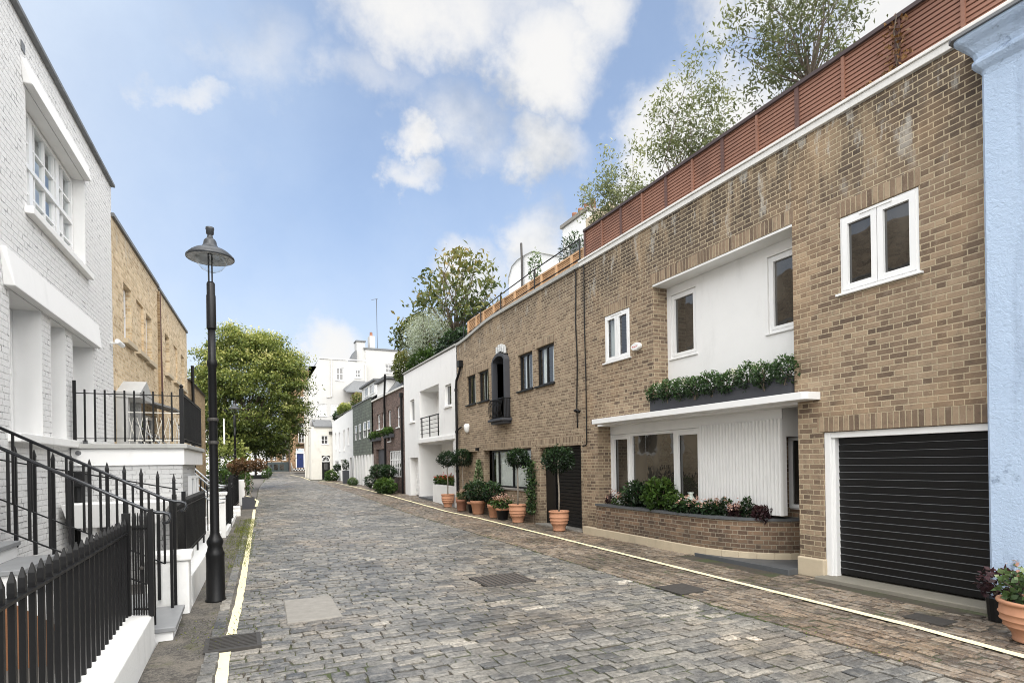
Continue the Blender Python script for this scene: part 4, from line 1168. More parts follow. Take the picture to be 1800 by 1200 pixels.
for i, (yy, z) in enumerate([(31.3, 3.55), (32.1, 3.55), (34.6, 3.5), (35.6, 3.5)]):
    shrub('box_plant', ['trailing green plant in the right window box of the purple brick house', 'bushy green plant in the right window box of the purple brick house', 'trailing green plant in the left window box of the purple brick house', 'bushy green plant in the left window box of the purple brick house'][i], 'plant', (7.42, yy, z), (.28, .5, .26), 300, M['leafmid'], .14, 330 + i, 'plants in the window boxes', .35, stem=False)
# ------------------------------------------------------------------ slate hung house
E_ = thing('slate_house', 'house hung with green grey slates above white painted posts', 'house', (7.63, 39.7, .3))
HE = [(36.9, 37.9, 3.5, 4.6, .1), (38.3, 39.2, 3.52, 4.6, .1), (40.0, 40.8, 3.5, 4.58, .1), (41.5, 42.3, 3.5, 4.56, .1)]
wall_mesh(Frame((7.55, 0, 0), (0, 1, 0), (-1, 0, 0)), 36.42, 43.05, 2.42, 5.95, HE).build('slate_wall', M['hungslate'], E_)
F2 = Frame((7.55, 0, 0), (0, 1, 0), (-1, 0, 0))
for a, b, z0, z1, d_ in HE: window(E_, F2, a + .01, b - .01, z0 + .01, z1 - .01, n=.0, fw=.06, mat=M['paint'], glass=M['glass'], sash=.5)
MB().lbox(F2, 36.42, 43.05, -.12, .06, 5.952, 6.02).build('eaves', M['lead'], E_)
mb = MB(); mb.quad((7.56, 36.44, 5.95), (9.4, 36.44, 7.1), (9.4, 43.03, 7.1), (7.56, 43.03, 5.95)); mb.build('roof', M['slate'], E_)
MB().box(8.0, 9.6, 37.2, 41.8, 6.2, 7.15).build('dormer', M['render'], E_); MB().box(7.85, 9.7, 37.0, 42.0, 7.152, 7.27).build('dormer_roof', M['slate'], E_)
FD = Frame((7.99, 0, 0), (0, 1, 0), (-1, 0, 0))
for a in (37.6, 39.4): window(E_, FD, a, a + 1.3, 6.4, 7.05, n=.03, fw=.06, grid=(3, 1, .04), mat=M['paint'], glass=M['glass'])
wall_mesh(Frame((7.75, 0, 0), (0, 1, 0), (-1, 0, 0)), 36.42, 43.05, .2, 2.45).build('lower_wall', M['cream'], E_)
for i in range(7):
    u = 36.5 + i * 1.04
    MB().lbox(F2, u, u + .28, -.18, .02, .2, 2.41).build('post', M['paint'], E_)
MB().lbox(Frame((7.75, 0, 0), (0, 1, 0), (-1, 0, 0)), 39.0, 40.4, 0, .04, .3, 2.4).build('door', M['greybox'], E_)
body(E_, 7.77, 14, 36.44, 43.03, .2, 5.9, M['cream'])
# ------------------------------------------------------------------ far white house
Fh = thing('white_house', 'low white house with narrow windows and a rooftop hedge next to the slate house', 'house', (7.63, 48, .4))
HF = [(51.6, 52.3, 3.1, 4.55, .2), (49.6, 50.2, 2.9, 4.5, .2), (47.2, 47.9, 2.9, 4.55, .2), (45.2, 45.9, 3.3, 4.6, .2), (44.2, 45.0, .5, 2.3, .2), (47.2, 49.4, .45, 2.2, .2), (50.5, 52.5, .9, 2.1, .2)]
wall_mesh(R, 43.06, 53.9, .2, 5.9, HF, lambda u: 5.9 - .28 * (u - 43) / 11).build('wall', M['render'], Fh)
body(Fh, 7.66, 14, 43.08, 53.88, .2, 5.6, M['render'])
for a, b, z0, z1, d_ in HF[:4] + HF[6:]: window(Fh, R, a + .01, b - .01, z0 + .01, z1 - .01, n=-.12, fw=.06, mat=M['paint'], glass=M['glass'], sill=(.06, .05, .04))
MB().lbox(R, 44.2, 45.0, -.2, -.15, .5, 2.3).build('door', M['greybox'], Fh)
MB().lbox(R, 47.2, 49.4, -.2, -.15, .45, 2.2).build('door', M['paint'], Fh)
MB().lbox(R, 43.06, 53.9, -.2, .05, 5.9, 5.91).build('coping', M['coping'], Fh)
# ------------------------------------------------------------------ end of the mews
FE = Frame((0, 54, 0), (1, 0, 0), (0, -1, 0))
G = thing('white_cottage', 'small cream cottage with an arched black door closing the right side of the lane', 'house', (6.7, 54, .5))
HG = [(6.70, 7.40, .45, 2.62, .12), (6.66, 7.28, 3.66, 4.44, .1)]
wall_mesh(FE, 5.8, 7.66, .3, 5.2, HG).build('wall', M['cream'], G)
sidew = MB(); sidew.quad((5.8, 54, .3), (5.8, 55.5, .3), (5.8, 55.5, 5.85), (5.8, 54, 5.2)); sidew.quad((7.66, 54, .3), (7.66, 55.5, .3), (7.66, 55.5, 5.85), (7.66, 54, 5.2)); sidew.build('side_walls', M['cream'], G)
mb = MB(); mb.hexa([(6.05, 53.85, 5.18), (7.72, 53.85, 5.18), (7.72, 55.49, 5.85), (6.05, 55.49, 5.85), (6.05, 53.85, 5.26), (7.72, 53.85, 5.26), (7.72, 55.49, 5.95), (6.05, 55.49, 5.95)])
mb.build('roof', M['slate'], G)
MB().lbox(FE, 6.75, 7.35, -.12, -.06, .45, 2.05).build('door', M['black'], G)
mb = MB(); mb.lbox(FE, 6.86, 7.24, -.06, -.045, 1.35, 1.95); mb.build('door_glass', M['glass'], G)
mb = MB(); mb.lbox(FE, 6.70, 7.40, -.10, -.05, 2.055, 2.14)
n = 10
for i in range(n):
    a0, a1 = math.pi * i / n, math.pi * (i + 1) / n
    p_ = lambda r_, a, o: FE.P(7.05 + r_ * math.cos(a), o, 2.14 + r_ * 1.25 * math.sin(a))
    mb.hexa([p_(.30, a0, -.1), p_(.36, a0, -.1), p_(.36, a1, -.1), p_(.30, a1, -.1), p_(.30, a0, -.04), p_(.36, a0, -.04), p_(.36, a1, -.04), p_(.30, a1, -.04)])
for i in range(1, 5):
    a = math.pi * i / 5; mb.bar(FE.P(7.05, -.08, 2.14), FE.P(7.05 + .3 * math.cos(a), -.08, 2.14 + .37 * math.sin(a)), .02)
mb.build('fanlight', M['paint'], G)
window(G, FE, 6.67, 7.27, 3.67, 4.43, n=-.05, fw=.05, grid=(2, 2, .035), mat=M['paint'], glass=M['glass'], sill=(.06, .05, .04))
MB().lbox(FE, 7.35, 7.6, .0, .2, 4.55, 4.8).build('wall_lamp', M['iron'], G)

FT = Frame((0, 55.5, 0), (1, 0, 0), (0, -1, 0))
H = thing('white_building', 'tall white side elevation with three sash windows rising above the end of the lane', 'building', (8.5, 55.5, .6))
HT = [(8.25, 8.97, 9.68, 10.86, .1), (10.0, 10.55, 9.98, 10.78, .1), (6.57, 7.38, 6.30, 7.42, .1), (7.75, 8.45, 6.4, 7.4, .1)]
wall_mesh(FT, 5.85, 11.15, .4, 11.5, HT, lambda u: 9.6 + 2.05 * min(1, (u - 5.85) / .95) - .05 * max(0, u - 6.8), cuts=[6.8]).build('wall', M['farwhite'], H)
mb = MB(); mb.quad((5.85, 55.5, .4), (5.85, 60, .4), (5.85, 60, 9.6), (5.85, 55.5, 9.6)); mb.quad((11.15, 55.5, .4), (11.15, 60, .4), (11.15, 60, 11.4), (11.15, 55.5, 11.4)); mb.quad((5.85, 60, .4), (11.15, 60, .4), (11.15, 60, 9.6), (5.85, 60, 9.6))
mb.build('side_walls', M['cream'], H)
mb = MB(); mb.quad((5.85, 55.5, 9.6), (6.8, 55.5, 11.6), (6.8, 60, 11.6), (5.85, 60, 9.6)); mb.quad((6.8, 55.5, 11.55), (11.15, 55.5, 11.35), (11.15, 60, 11.35), (6.8, 60, 11.55)); mb.build('roof', M['slate'], H)
MB().lbox(FT, 6.8, 11.2, -.1, .08, 11.6, 11.7).build('coping', M['whitecoping'], H)
for a, b, z0, z1, d_ in HT: window(H, FT, a + .01, b - .01, z0 + .01, z1 - .01, n=-.04, fw=.07, mull=((a + b) / 2,), mat=M['paint'], glass=M['blind'] if z0 < 8 else M['glass'], sash=.5, sill=(.08, .06, .06))
dp = MB(); dp.tube([FT.P(7.85, .08, 11.5), FT.P(7.85, .08, 8.1), FT.P(7.4, .08, 8.05)], .05, 6); dp.tube([FT.P(11.0, .08, 11.3), FT.P(11.0, .08, 6)], .06, 6)
for y in (56.3, 57.4, 58.8): dp.tube([(5.78, y, .6), (5.78, y, 9.5)], .07, 6)
dp.build('drainpipe', M['cream'], H)
mb = MB(); mb.hexa([(8.9, 53.9, 8.4), (11.6, 53.9, 8.4), (11.6, 55.45, 8.9), (8.9, 55.45, 8.9), (8.9, 53.9, 8.5), (11.6, 53.9, 8.5), (11.6, 55.45, 9.7), (9.9, 55.45, 9.7)]); mb.build('rear_roof', M['slate'], H)
MB().box(9.7, 11.6, 54, 55.48, 5.9, 8.4).build('rear_extension', M['brick5'], H)
H2 = thing('white_building', 'tallest white building with chimneys above the end of the lane, partly behind the roof tree', 'building', (13.5, 56.2, .6))
FT2 = Frame((0, 56.2, 0), (1, 0, 0), (0, -1, 0))
HH = [(13.0, 13.85, 10.7, 11.6, .1)]
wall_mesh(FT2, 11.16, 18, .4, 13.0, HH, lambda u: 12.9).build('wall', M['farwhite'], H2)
window(H2, FT2, 13.01, 13.84, 10.71, 11.59, n=-.04, fw=.07, mull=(13.42,), mat=M['paint'], glass=M['glass'], sash=.5, sill=(.08, .06, .06))
mb = MB(); mb.quad((11.16, 56.2, .4), (11.16, 70, .4), (11.16, 70, 12.9), (11.16, 56.2, 12.9)); mb.quad((18, 56.2, .4), (18, 70, .4), (18, 70, 12.9), (18, 56.2, 12.9)); mb.build('side_walls', M['render'], H2)
MB().box(11.0, 18.1, 56.1, 70, 12.9, 13.05).build('coping', M['slate'], H2)
mb = MB(); mb.box(10.35, 11.15, 56.3, 57.4, 11.3, 13.6); mb.box(11.75, 12.25, 57, 58, 13.05, 14.4); ch = mb.build('chimney', M['farwhite'], H2)
mb = MB(); mb.tube([(12.6, 57.5, 13), (12.6, 57.5, 18.2)], .03, 5); mb.tube([(12.1, 57.5, 18.1), (12.7, 57.5, 18.25)], .025, 5); mb.build('aerial', M['iron'], H2)
mb = MB(); mb.box(10.28, 11.22, 56.2, 57.5, 13.6, 13.72); mb.build('chimney_cap', M['slate'], ch)
mb = MB(); mb.lathe((12.0, 57.5, 14.4), [(.16, 0), (.13, .4), (.15, .45)], 10); mb.build('chimney_pot', M['terradk'], ch)
mb = MB(); mb.hexa([(9.5, 56, 11.4), (10.3, 56, 11.4), (10.3, 58, 11.4), (9.5, 58, 11.4), (10.2, 56, 12.7), (10.3, 56, 12.7), (10.3, 58, 12.7), (10.2, 58, 12.7)]); mb.build('lean_to_roof', M['slate'], H2)

F7 = Frame((0, 78, 0), (1, 0, 0), (0, -1, 0))
I = thing('brick_house', 'tall orange brown brick house with an arched navy door and black balcony facing the lane', 'house', (9, 78, 1.1))
HI = [(6.85, 7.60, 4.67, 7.14, .12), (6.55, 7.52, 1.5, 3.95, .15), (6.85, 7.6, 8.6, 10.6, .12), (9.0, 9.8, 4.67, 7.14, .12)]
wall_mesh(F7, 5.85, 16, .9, 14, HI).build('wall', M['brick5'], I)
mb = MB(); mb.quad((5.85, 78, .9), (5.85, 90, .9), (5.85, 90, 14), (5.85, 78, 14)); mb.build('side_wall', M['brick3'], I)
MB().box(5.8, 16.1, 77.9, 90, 14, 14.25).build('coping', M['slate'], I)
for a, b, z0, z1, d_ in [HI[0], HI[2], HI[3]]: window(I, F7, a + .01, b - .01, z0 + .01, z1 - .01, n=-.05, fw=.07, grid=(2, 4, .04), mat=M['paint'], glass=M['glass'], sash=.5)
MB().lbox(F7, 6.62, 7.45, -.12, -.06, 1.52, 3.30).build('door', M['bluedoor'], I)
mb = MB(); mb.lbox(F7, 6.5, 6.62, -.06, .03, 1.5, 3.35); mb.lbox(F7, 7.45, 7.57, -.06, .03, 1.5, 3.35); mb.lbox(F7, 6.62, 7.45, -.06, .02, 3.3, 3.4)
for i in range(10):
    a0, a1 = math.pi * i / 10, math.pi * (i + 1) / 10
    p_ = lambda r_, a, o: F7.P(7.035 + r_ * math.cos(a), o, 3.4 + r_ * 1.1 * math.sin(a))
    mb.hexa([p_(.42, a0, -.1), p_(.54, a0, -.1), p_(.54, a1, -.1), p_(.42, a1, -.1), p_(.42, a0, .03), p_(.54, a0, .03), p_(.54, a1, .03), p_(.42, a1, .03)])
mb.build('door_surround', M['paint'], I)
mb = MB(); mb.lbox(F7, 6.5, 8.2, .0, .5, 4.4, 4.5)
for i in range(12): mb.lbox(F7, 6.5 + .15 * i, 6.52 + .15 * i, .46, .48, 4.5, 5.2)
mb.lbox(F7, 6.5, 8.2, .45, .49, 5.2, 5.24); mb.build('balcony', M['black'], I)
ck = MB(); cw = MB()
for i in range(14):
    for k in range(2):
        (ck if (i + k) % 2 else cw).lbox(F7, 6.0 + .16 * i, 6.0 + .16 * i + .16, .3, .5 - .02 * k, 1.12 + .16 * k, 1.28 + .16 * k)
ck.build('dark_tiles', M['black'], I); cw.build('white_tiles', M['tilewhite'], I)
mb = MB(); mb.hexa([(5.9, 76.2, 1.1), (6.0, 76.2, 1.1), (6.0, 78, 1.1), (5.9, 78, 1.1), (5.9, 76.2, 1.5), (6.0, 76.2, 1.5), (6.0, 78, 2.2), (5.9, 78, 2.2)]); mb.build('step_wall', M['concrete'], I)

J = thing('brick_house', 'low brick house with a grey hipped roof over a dark shopfront at the far end', 'house', (2, 80, 1.1))
F8 = Frame((0, 80, 0), (1, 0, 0), (0, -1, 0))
HJ = [(3.22, 3.58, 2.53, 3.28, .1), (3.90, 4.32, 2.53, 3.28, .1), (5.05, 5.5, 2.53, 3.28, .1)]
wall_mesh(F8, -5, 5.78, 2.28, 3.5, HJ).build('wall', M['brick5'], J)
for a, b, z0, z1, d_ in HJ: window(J, F8, a, b, z0, z1, n=-.03, fw=.06, mull=((a + b) / 2,), mat=M['paint'], glass=M['glass'], sash=.5, sill=(.05, .05, .03))
mb = MB(); mb.lbox(F8, -5, 5.78, -.2, .05, 1.0, 2.27); sf = mb.build('shopfront', M['shopgreen'], J)
mb = MB()
for u in (3.3, 4.0, 4.7): mb.lbox(F8, u, u + .5, .05, .07, 1.25, 2.0)
mb.build('shop_window', M['glass'], sf)
mb = MB(); mb.loft([[(-5.2, 79.8, 3.5), (5.9, 79.8, 3.5), (5.9, 88, 3.5), (-5.2, 88, 3.5)], [(-3, 83.5, 4.6), (4.9, 83.5, 4.6), (4.9, 84, 4.6), (-3, 84, 4.6)]]); mb.build('roof', M['slate'], J)
MB().box(1.8, 2.9, 83, 84, 4, 5.6).build('chimney', M['brick5'], J)
K = thing('white_building', 'plain white block far behind the hipped slate roof', 'building', (4, 100, 1))
MB().box(3.5, 8, 100, 110, .5, 6.2).build('wall', M['render'], K)
MB().box(3.4, 8.1, 99.9, 110.1, 6.2, 6.4).build('roof', M['slate'], K)
L_ = thing('corner_house', 'white corner house with black timber posts and base on the left, mostly behind the tree', 'house', (0, 60, .6))
MB().box(-9, 2.40, 60, 71, .3, 5.4).build('wall', M['render'], L_)
mb = MB(); mb.box(-9, 2.44, 59.96, 71.02, .3, .95); mb.box(1.3, 1.5, 59.95, 60.05, .95, 5.4); mb.box(2.28, 2.46, 59.94, 60.1, .95, 5.4); mb.build('timbers', M['black'], L_)
MB().box(-9.2, 2.7, 59.7, 71.2, 5.4, 5.6).build('roof', M['slate'], L_)

# backdrop houses behind the right roofs
N_ = thing('rear_house', 'pale rendered house with a curved parapet and aerial pole behind the right roofs', 'house', (17, 29, 6))
ring = []
for y, z in [(26.9, 12.8), (30.3, 14.25), (31.2, 14.35), (32.4, 14.4), (33.2, 14.25), (33.7, 13.7), (33.8, 13.3)]: ring.append((y, z))
mb = MB()
b = [(16, 26.9, 3), (16, 33.8, 3)]
mb.loft([[(16, 26.9, 3)] + [(16, y, z) for y, z in ring] + [(16, 33.8, 3)], [(22, 26.9, 3)] + [(22, y, z) for y, z in ring] + [(22, 33.8, 3)]]); mb.build('wall', M['render'], N_)
mb = MB(); mb.tube([(15.95, y, z + .03) for y, z in ring], .04, 6); mb.build('coping', M['coping'], N_)
mb = MB(); mb.tube([(15.85, 31.55, 10.5), (15.85, 31.55, 14.0), (15.85, 31.6, 15.2)], .07, 6); mb.build('pole', M['iron'], N_)
O_ = thing('chimney_stack', 'pale chimney stack with four red pots behind the red roof fence', 'chimney', (15.5, 24, 6))
MB().box(15, 16.4, 22.9, 25.2, 4, 13.55).build('stack', M['render'], O_); MB().box(14.9, 16.5, 22.8, 25.3, 13.551, 13.72).build('cap', M['concrete'], O_)
mb = MB(); mb.box(14.96, 14.99, 23.5, 24.5, 10.8, 12.4); mb.build('hatch', M['lead'], O_)
for i in range(4): MB().lathe((15.5, 23.15 + .56 * i, 13.72), [(.14, 0), (.12, .5), (.14, .56)], 12).build('chimney_pot', M['terradk'], O_, smooth=True)
o = MB().box(11, 12.2, 15.5, 16.9, 6.3, 10.15).build('mossy_chimney', M['stone'], None, (11.6, 16.2, 6.3))
tag(o, 'mossy stone chimney breast just behind the far end of the red fence', 'chimney')

# ------------------------------------------------------------------ blue house at the right edge
Q = thing('blue_house', 'pale blue roughcast house corner with a moulded cornice at the right edge', 'house', (7.4, 0, 0))
mb = MB()
xs = 7.38; ye = 3.44
mb.loft([[(xs - o, -6, z), (xs - o, ye + o - .03, z), (xs - o + .03, ye + o, z), (14, ye + o, z), (14, -6, z)] for z, o in [(-.1, 0), (5.88, 0)]])
mb.build('wall', M['blue'], Q)
mb = MB()
prof = [(5.86, .0), (5.92, .015), (5.96, .05), (6.00, .075), (6.03, .075), (6.06, .055), (6.12, .07), (6.2, .12), (6.25, .17), (6.28, .19), (6.31, .19)]
mb.loft([[(xs - o, -6, z), (xs - o, ye + o - .06, z), (xs - o + .02, ye + o - .02, z), (xs - o + .06, ye + o, z), (14, ye + o, z), (14, -6, z)] for z, o in prof])
mb.build('cornice', M['blue'], Q, smooth=False)
mb = MB(); o = .22
mb.loft([[(xs - o, -6, z), (xs - o, ye + o - .05, z), (xs - o + .05, ye + o, z), (14, ye + o, z), (14, -6, z)] for z in (6.312, 6.345)])
mb.build('flashing', M['lead'], Q)
# big pot at its foot
pot('large terracotta pot by the foot of the pale blue wall', 6.62, 2.72, .38, .27, M['terra'], seed=5)
shrub('potted_plant', 'leafy pale green plant spilling from the pot by the blue wall', 'plant', (6.62, 2.72, .50), (.29, .29, .22), 460, M['leafvar'], .065, 411, None, .8, M['petalpink'], 8, .04, .2)
o = MB().lathe((7.16, 3.24, .01), [(.10, 0), (.12, .22), (.12, .24)], 16).build('plant_pot', M['blackmat'], None, (7.16, 3.24, .01)); tag(o, 'black plastic pot squeezed against the corner of the blue wall', 'plant pot')
shrub('potted_plant', 'dark plum leaved plant in the black pot against the blue corner', 'plant', (7.08, 3.2, .42), (.2, .2, .17), 260, M['leafpurple'], .07, 412, None, .6)

# ------------------------------------------------------------------ potted plants along the right
bg = 'lollipop bay trees in terracotta pots'; pg = 'terracotta pots along the brick house'
P_ = [('banded terracotta pot nearest of the row, before the black garage of the second house', 7.25, 12.58, .50, .245, 'terra', True),
      ('banded terracotta pot before the pier between white curtained window and garage', 7.27, 15.0, .52, .26, 'terra', True),
      ('banded terracotta pot standing by the white house planter', 7.34, 21.4, .50, .25, 'terra', True),
      ('wide terracotta pot holding a dark bush under the curtained window', 7.32, 18.2, .46, .27, 'terra', False),
      ('plain terracotta pot with a small fern left of the black topped pot', 7.28, 16.7, .42, .24, 'terra', False),
      ('black pot with a terracotta rim under the pink hydrangea', 7.22, 15.95, .36, .22, 'blackmat', False),
      ('red brown terracotta pot beside the drainpipe', 7.30, 19.75, .42, .22, 'terradk', False),
      ('dark glazed pot with a pale rim behind the wide terracotta pot', 7.38, 18.85, .38, .20, 'blackmat', False),
      ('small terracotta pot against the drainpipe behind the others', 7.45, 20.3, .46, .18, 'terra', False),
      ('small terracotta saucer pot behind the bay tree pot', 7.44, 15.45, .24, .16, 'terradk', False)]
pots = [pot(lab, x, y, h, r, M[m], pg, bands=bd) for lab, x, y, h, r, m, bd in P_]
for i in (5, 7):
    lab, x, y, h, r, m, bd = P_[i]
    MB().lathe((x, y, .012), [(r * .985, h * .80), (r * 1.02, h * .80), (r * 1.03, h * 1.0), (r * .99, h * 1.0)], 24, cap=False).build('rim_band', M['terra'], pots[i], smooth=True)
bay_tree('lollipop bay tree before the black garage shutter of the second house', 7.25, 12.58, .44, 1.80, .44, 501, bg)
bay_tree('lollipop bay tree with a leaning trunk in front of the white curtained window', 7.27, 15.0, .46, 1.86, .36, 502, bg, lean=.03)
bay_tree('lollipop bay tree in front of the white house porch', 7.34, 21.4, .44, 1.92, .40, 503, bg)
bay_tree('lollipop bay tree before the shallow brick niche by the drainpipe', 7.45, 20.0, .46, 1.95, .42, 504, bg)
pgp = 'bushes in pots along the second brick house'
shrub('potted_bush', 'dark glossy bush in the wide terracotta pot under the curtained window', 'bush', (7.32, 18.2, .78), (.36, .46, .40), 900, M['leafdark'], .085, 421, pgp, .6)
shrub('potted_bush', 'spreading dark green bush just right of the wide terracotta pot', 'bush', (7.36, 17.0, .80), (.34, .60, .36), 1000, M['leafdark'], .085, 422, pgp, .6)
shrub('potted_bush', 'dense dark bush standing below the variegated ivy cone', 'bush', (7.40, 19.0, .70), (.28, .38, .42), 700, M['leafdark'], .085, 423, pgp, .6)
shrub('hydrangea', 'faded pink hydrangea in the black pot with a terracotta rim', 'flower', (7.20, 15.95, .50), (.32, .42, .20), 420, M['leafmid'], .085, 424, None, .55, M['petalpink'], 34, .045, .3)
shrub('potted_plant', 'small fern in the plain terracotta pot', 'plant', (7.28, 16.75, .48), (.22, .26, .13), 260, M['leafmid'], .08, 425, None, .3, M['petalpink'], 10, .04, .2)
shrub('potted_plant', 'low pale flowering plant in the red brown pot by the drainpipe', 'plant', (7.30, 19.75, .55), (.2, .28, .2), 320, M['leafvar'], .06, 426, None, .5, M['petalpink'], 12, .04, .2)
# ivy pyramid and climbing ivy
g = np.random.default_rng(31)
z = g.uniform(0, 1, 900); a = g.uniform(0, 2 * math.pi, 900); r_ = .23 * (1 - z) + .04
P = np.stack([7.50 + r_ * np.cos(a), 18.55 + r_ * np.sin(a) * 1.3, .5 + 1.35 * z], 1)
ivc = thing('ivy_cone', 'tall narrow cone of variegated ivy beside the curtained window', 'plant', (7.5, 18.55, .3))
leaf_mesh('foliage', M['leafvar'], ivc, P, .07, .8, .3, g.uniform(.1, .95, 900), 31); MB().tube([(7.5, 18.55, .05), (7.5, 18.55, 1.8)], .015, 6).build('stem', M['bark'], ivc)
z = g.uniform(0, 1, 1000)
P = np.stack([7.52 + .07 * g.normal(size=1000), 14.62 + .10 * g.normal(size=1000) + .03 * np.sin(z * 9), .25 + 1.55 * z], 1)
ivp = thing('climbing_ivy', 'column of dark ivy climbing the brick pier beside the curtained window', 'climbing plant', (7.55, 14.62, .05))
leaf_mesh('foliage', M['leafdark'], ivp, P, .07, .8, .3, g.uniform(.2, .95, 1000), 32); MB().tube([(7.58, 14.62, .0), (7.58, 14.6, .9), (7.58, 14.64, 1.8)], .014, 6).build('stem', M['bark'], ivp)

# far shrubs on the right pavement
far = [('spreading green shrub at the foot of the purple brick house', (6.85, 30.0, .62), (.55, 1.2, .45), 1500, 'leafmid', .15),
       ('ball shaped shrub in front of the grid window of the purple brick house', (7.05, 30.2, 1.35), (.5, .62, .42), 900, 'leafdark', .12),
       ('ball shaped shrub in front of the grey door of the purple brick house', (7.1, 32.6, 1.35), (.5, .62, .42), 900, 'leafdark', .12),
       ('small clipped cloud shrub before the slate house', (7.1, 35.0, .75), (.38, .5, .38), 500, 'leafdark', .12),
       ('green shrub by the far cottage door', (7.0, 50.3, .85), (.6, 1.0, .5), 700, 'leafmid', .18),
       ('small dark ball shrub beyond the low white house door', (7.2, 48.5, 1.55), (.35, .5, .3), 350, 'leafdark', .14),
       ('pale trailing plant before the white posts of the slate house', (7.0, 40.3, .62), (.35, 1.0, .3), 450, 'leafvar', .13)]
for i, (lab, c, r_, n, lm, s_) in enumerate(far): shrub('pavement_shrub', lab, 'shrub', c, r_, n, M[lm], s_, 440 + i, 'shrubs standing on the right pavement', .5)
for (x, y, h, r_, lab) in [(7.15, 44.0, .95, .22, 'tall slim grey planter by the door of the low white house')]:
    o = MB().box(x - r_, x + r_, y - r_, y + r_, gz(y), gz(y) + h).build('planter_box', M['greybox'], None, (x, y, gz(y)), bevel=.01); tag(o, lab, 'planter')
shrub('topiary', 'small cloud topiary in the tall slim grey planter', 'topiary tree', (7.15, 44, 1.75), (.28, .34, .42), 350, M['leafdark'], .11, 460, None, .5)
# ------------------------------------------------------------------ left row
M['mansard'] = brick_mat('brown added roof brick', tan, S(160, 146, 122), stain=.2)  # for the unseen roof storeys added on the left for window reflections
LW = Frame((-2.3, 10.7, 0), (.033, 1, 0), (1, -.033, 0))
T_ = thing('white_brick_house', 'white painted brick house with deep rendered lintels over a triple sash window', 'house', (-2.35, 9, 0))
HW = [(-2.21, -1.15, 2.19, 3.85, .42), (-.80, -.15, 2.19, 3.85, .42), (.21, 1.39, 2.19, 3.85, .42), (-1.60, 1.02, 5.05, 6.56, .30), (-3.95, -2.95, 1.3, 3.5, .35)]
wall_mesh(LW, -9, 2.92, -1.0, 7.3, HW).build('wall', M['brickw'], T_)
mb = MB(); a, b, c_, d = LW.P(-9, -.03, -1), LW.P(2.92, -.03, -1), LW.P(2.92, -9, -1), LW.P(-9, -9, -1)
up = lambda p_, z: (p_.x, p_.y, z)
mb.quad(LW.P(2.92, 0, -1), up(c_, -1), up(c_, 7.3), LW.P(2.92, 0, 7.3)); mb.quad(up(c_, -1), up(d, -1), up(d, 7.3), up(c_, 7.3)); mb.quad(up(a, -1), up(d, -1), up(d, 7.3), up(a, 7.3)); mb.quad(up(a, 7.15), up(b, 7.15), up(c_, 7.15), up(d, 7.15))
mb.build('side_walls', M['brickw'], T_)
mb = MB(); mb.hexa([LW.P(-8.8, -1.7, 7.15), LW.P(2.8, -1.7, 7.15), LW.P(2.8, -8.6, 7.15), LW.P(-8.8, -8.6, 7.15), LW.P(-8.8, -2.3, 9.7), LW.P(2.8, -2.3, 9.7), LW.P(2.8, -8.4, 9.7), LW.P(-8.8, -8.4, 9.7)]); mb.build('mansard', M['mansard'], T_)  # added storey hidden behind the parapet, there to be mirrored in panes opposite
MB().lbox(LW, -9, 2.94, -.3, .07, 7.302, 7.36).build('coping', M['lead'], T_, bevel=.008)
def lining(F, h, mat, parent):
    a, b, z0, z1, dd = h; mb = MB(); e = .004
    mb.quad(F.P(b - e, .003, z0), F.P(b - e, .003, z1), F.P(b - e, -dd, z1), F.P(b - e, -dd, z0)); mb.quad(F.P(a + e, .003, z0), F.P(a + e, .003, z1), F.P(a + e, -dd, z1), F.P(a + e, -dd, z0))
    mb.quad(F.P(a, 0, z1 - e), F.P(b, 0, z1 - e), F.P(b, -dd, z1 - e), F.P(a, -dd, z1 - e))
    mb.build('reveal', mat, parent)
for h in HW[:4]: lining(LW, h, M['render'], T_)
for a, b, z0, z1, dd in HW[:3]:
    window(T_, LW, a + .02, b - .02, z0 + .02, z1 - .02, n=-.30, fw=.06, mat=M['paint'], glass=M['glass'], sash=.5)
window(T_, LW, -1.58, 1.0, 5.06, 6.54, n=-.16, fw=.06, fd=.08, mull=(-.86, .26), bar=.14, mat=M['paint'], glass=M['glassc'], sash=.5, grid=(6, 4, .03), name='triple_sash', curtain=[(-1.5, .95, M['blind'])])
def slab(F, u0, u1, z0, z1, n, ch, ct):
    mb = MB()
    mb.hexa([F.P(u0 + ct, 0, z0), F.P(u1 - ct, 0, z0), F.P(u1 - ct, n, z0), F.P(u0 + ct, n, z0), F.P(u0, 0, z1), F.P(u1, 0, z1), F.P(u1 - .02, n * .5, z1), F.P(u0 + .02, n * .5, z1)])
    return mb
slab(LW, -2.46, 1.60, 3.852, 4.27, .11, 0, .10).build('lintel', M['render'], T_, bevel=.01)
slab(LW, -1.74, 1.10, 6.562, 6.84, .10, 0, .07).build('lintel', M['render'], T_, bevel=.01)
MB().lbox(LW, -1.66, 1.16, -.1, .09, 4.95, 5.046).build('sill', M['plinth'], T_, bevel=.01)
MB().lbox(LW, -2.3, .28, -.1, .12, 2.08, 2.186).build('sill', M['plinth'], T_, bevel=.01)
MB().lbox(LW, -1.72, -1.60, .0, .012, 6.95, 7.06).build('vent', M['lead'], T_)
MB().lbox(LW, -3.93, -2.97, -.34, -.28, 1.3, 3.48).build('door', M['black'], T_)
cm = MB(); cm.tube([LW.P(2.66, .0, 4.18), LW.P(2.66, .12, 4.18)], .018, 6); cm.tube([LW.P(2.58, .13, 4.21), LW.P(2.84, .17, 4.17)], .045, 10)
cmo = cm.build('security_camera', M['alarm'], T_); MB().tube([LW.P(2.84, .17, 4.17), LW.P(2.845, .171, 4.17)], .036, 10).build('lens', M['dot'], cmo)
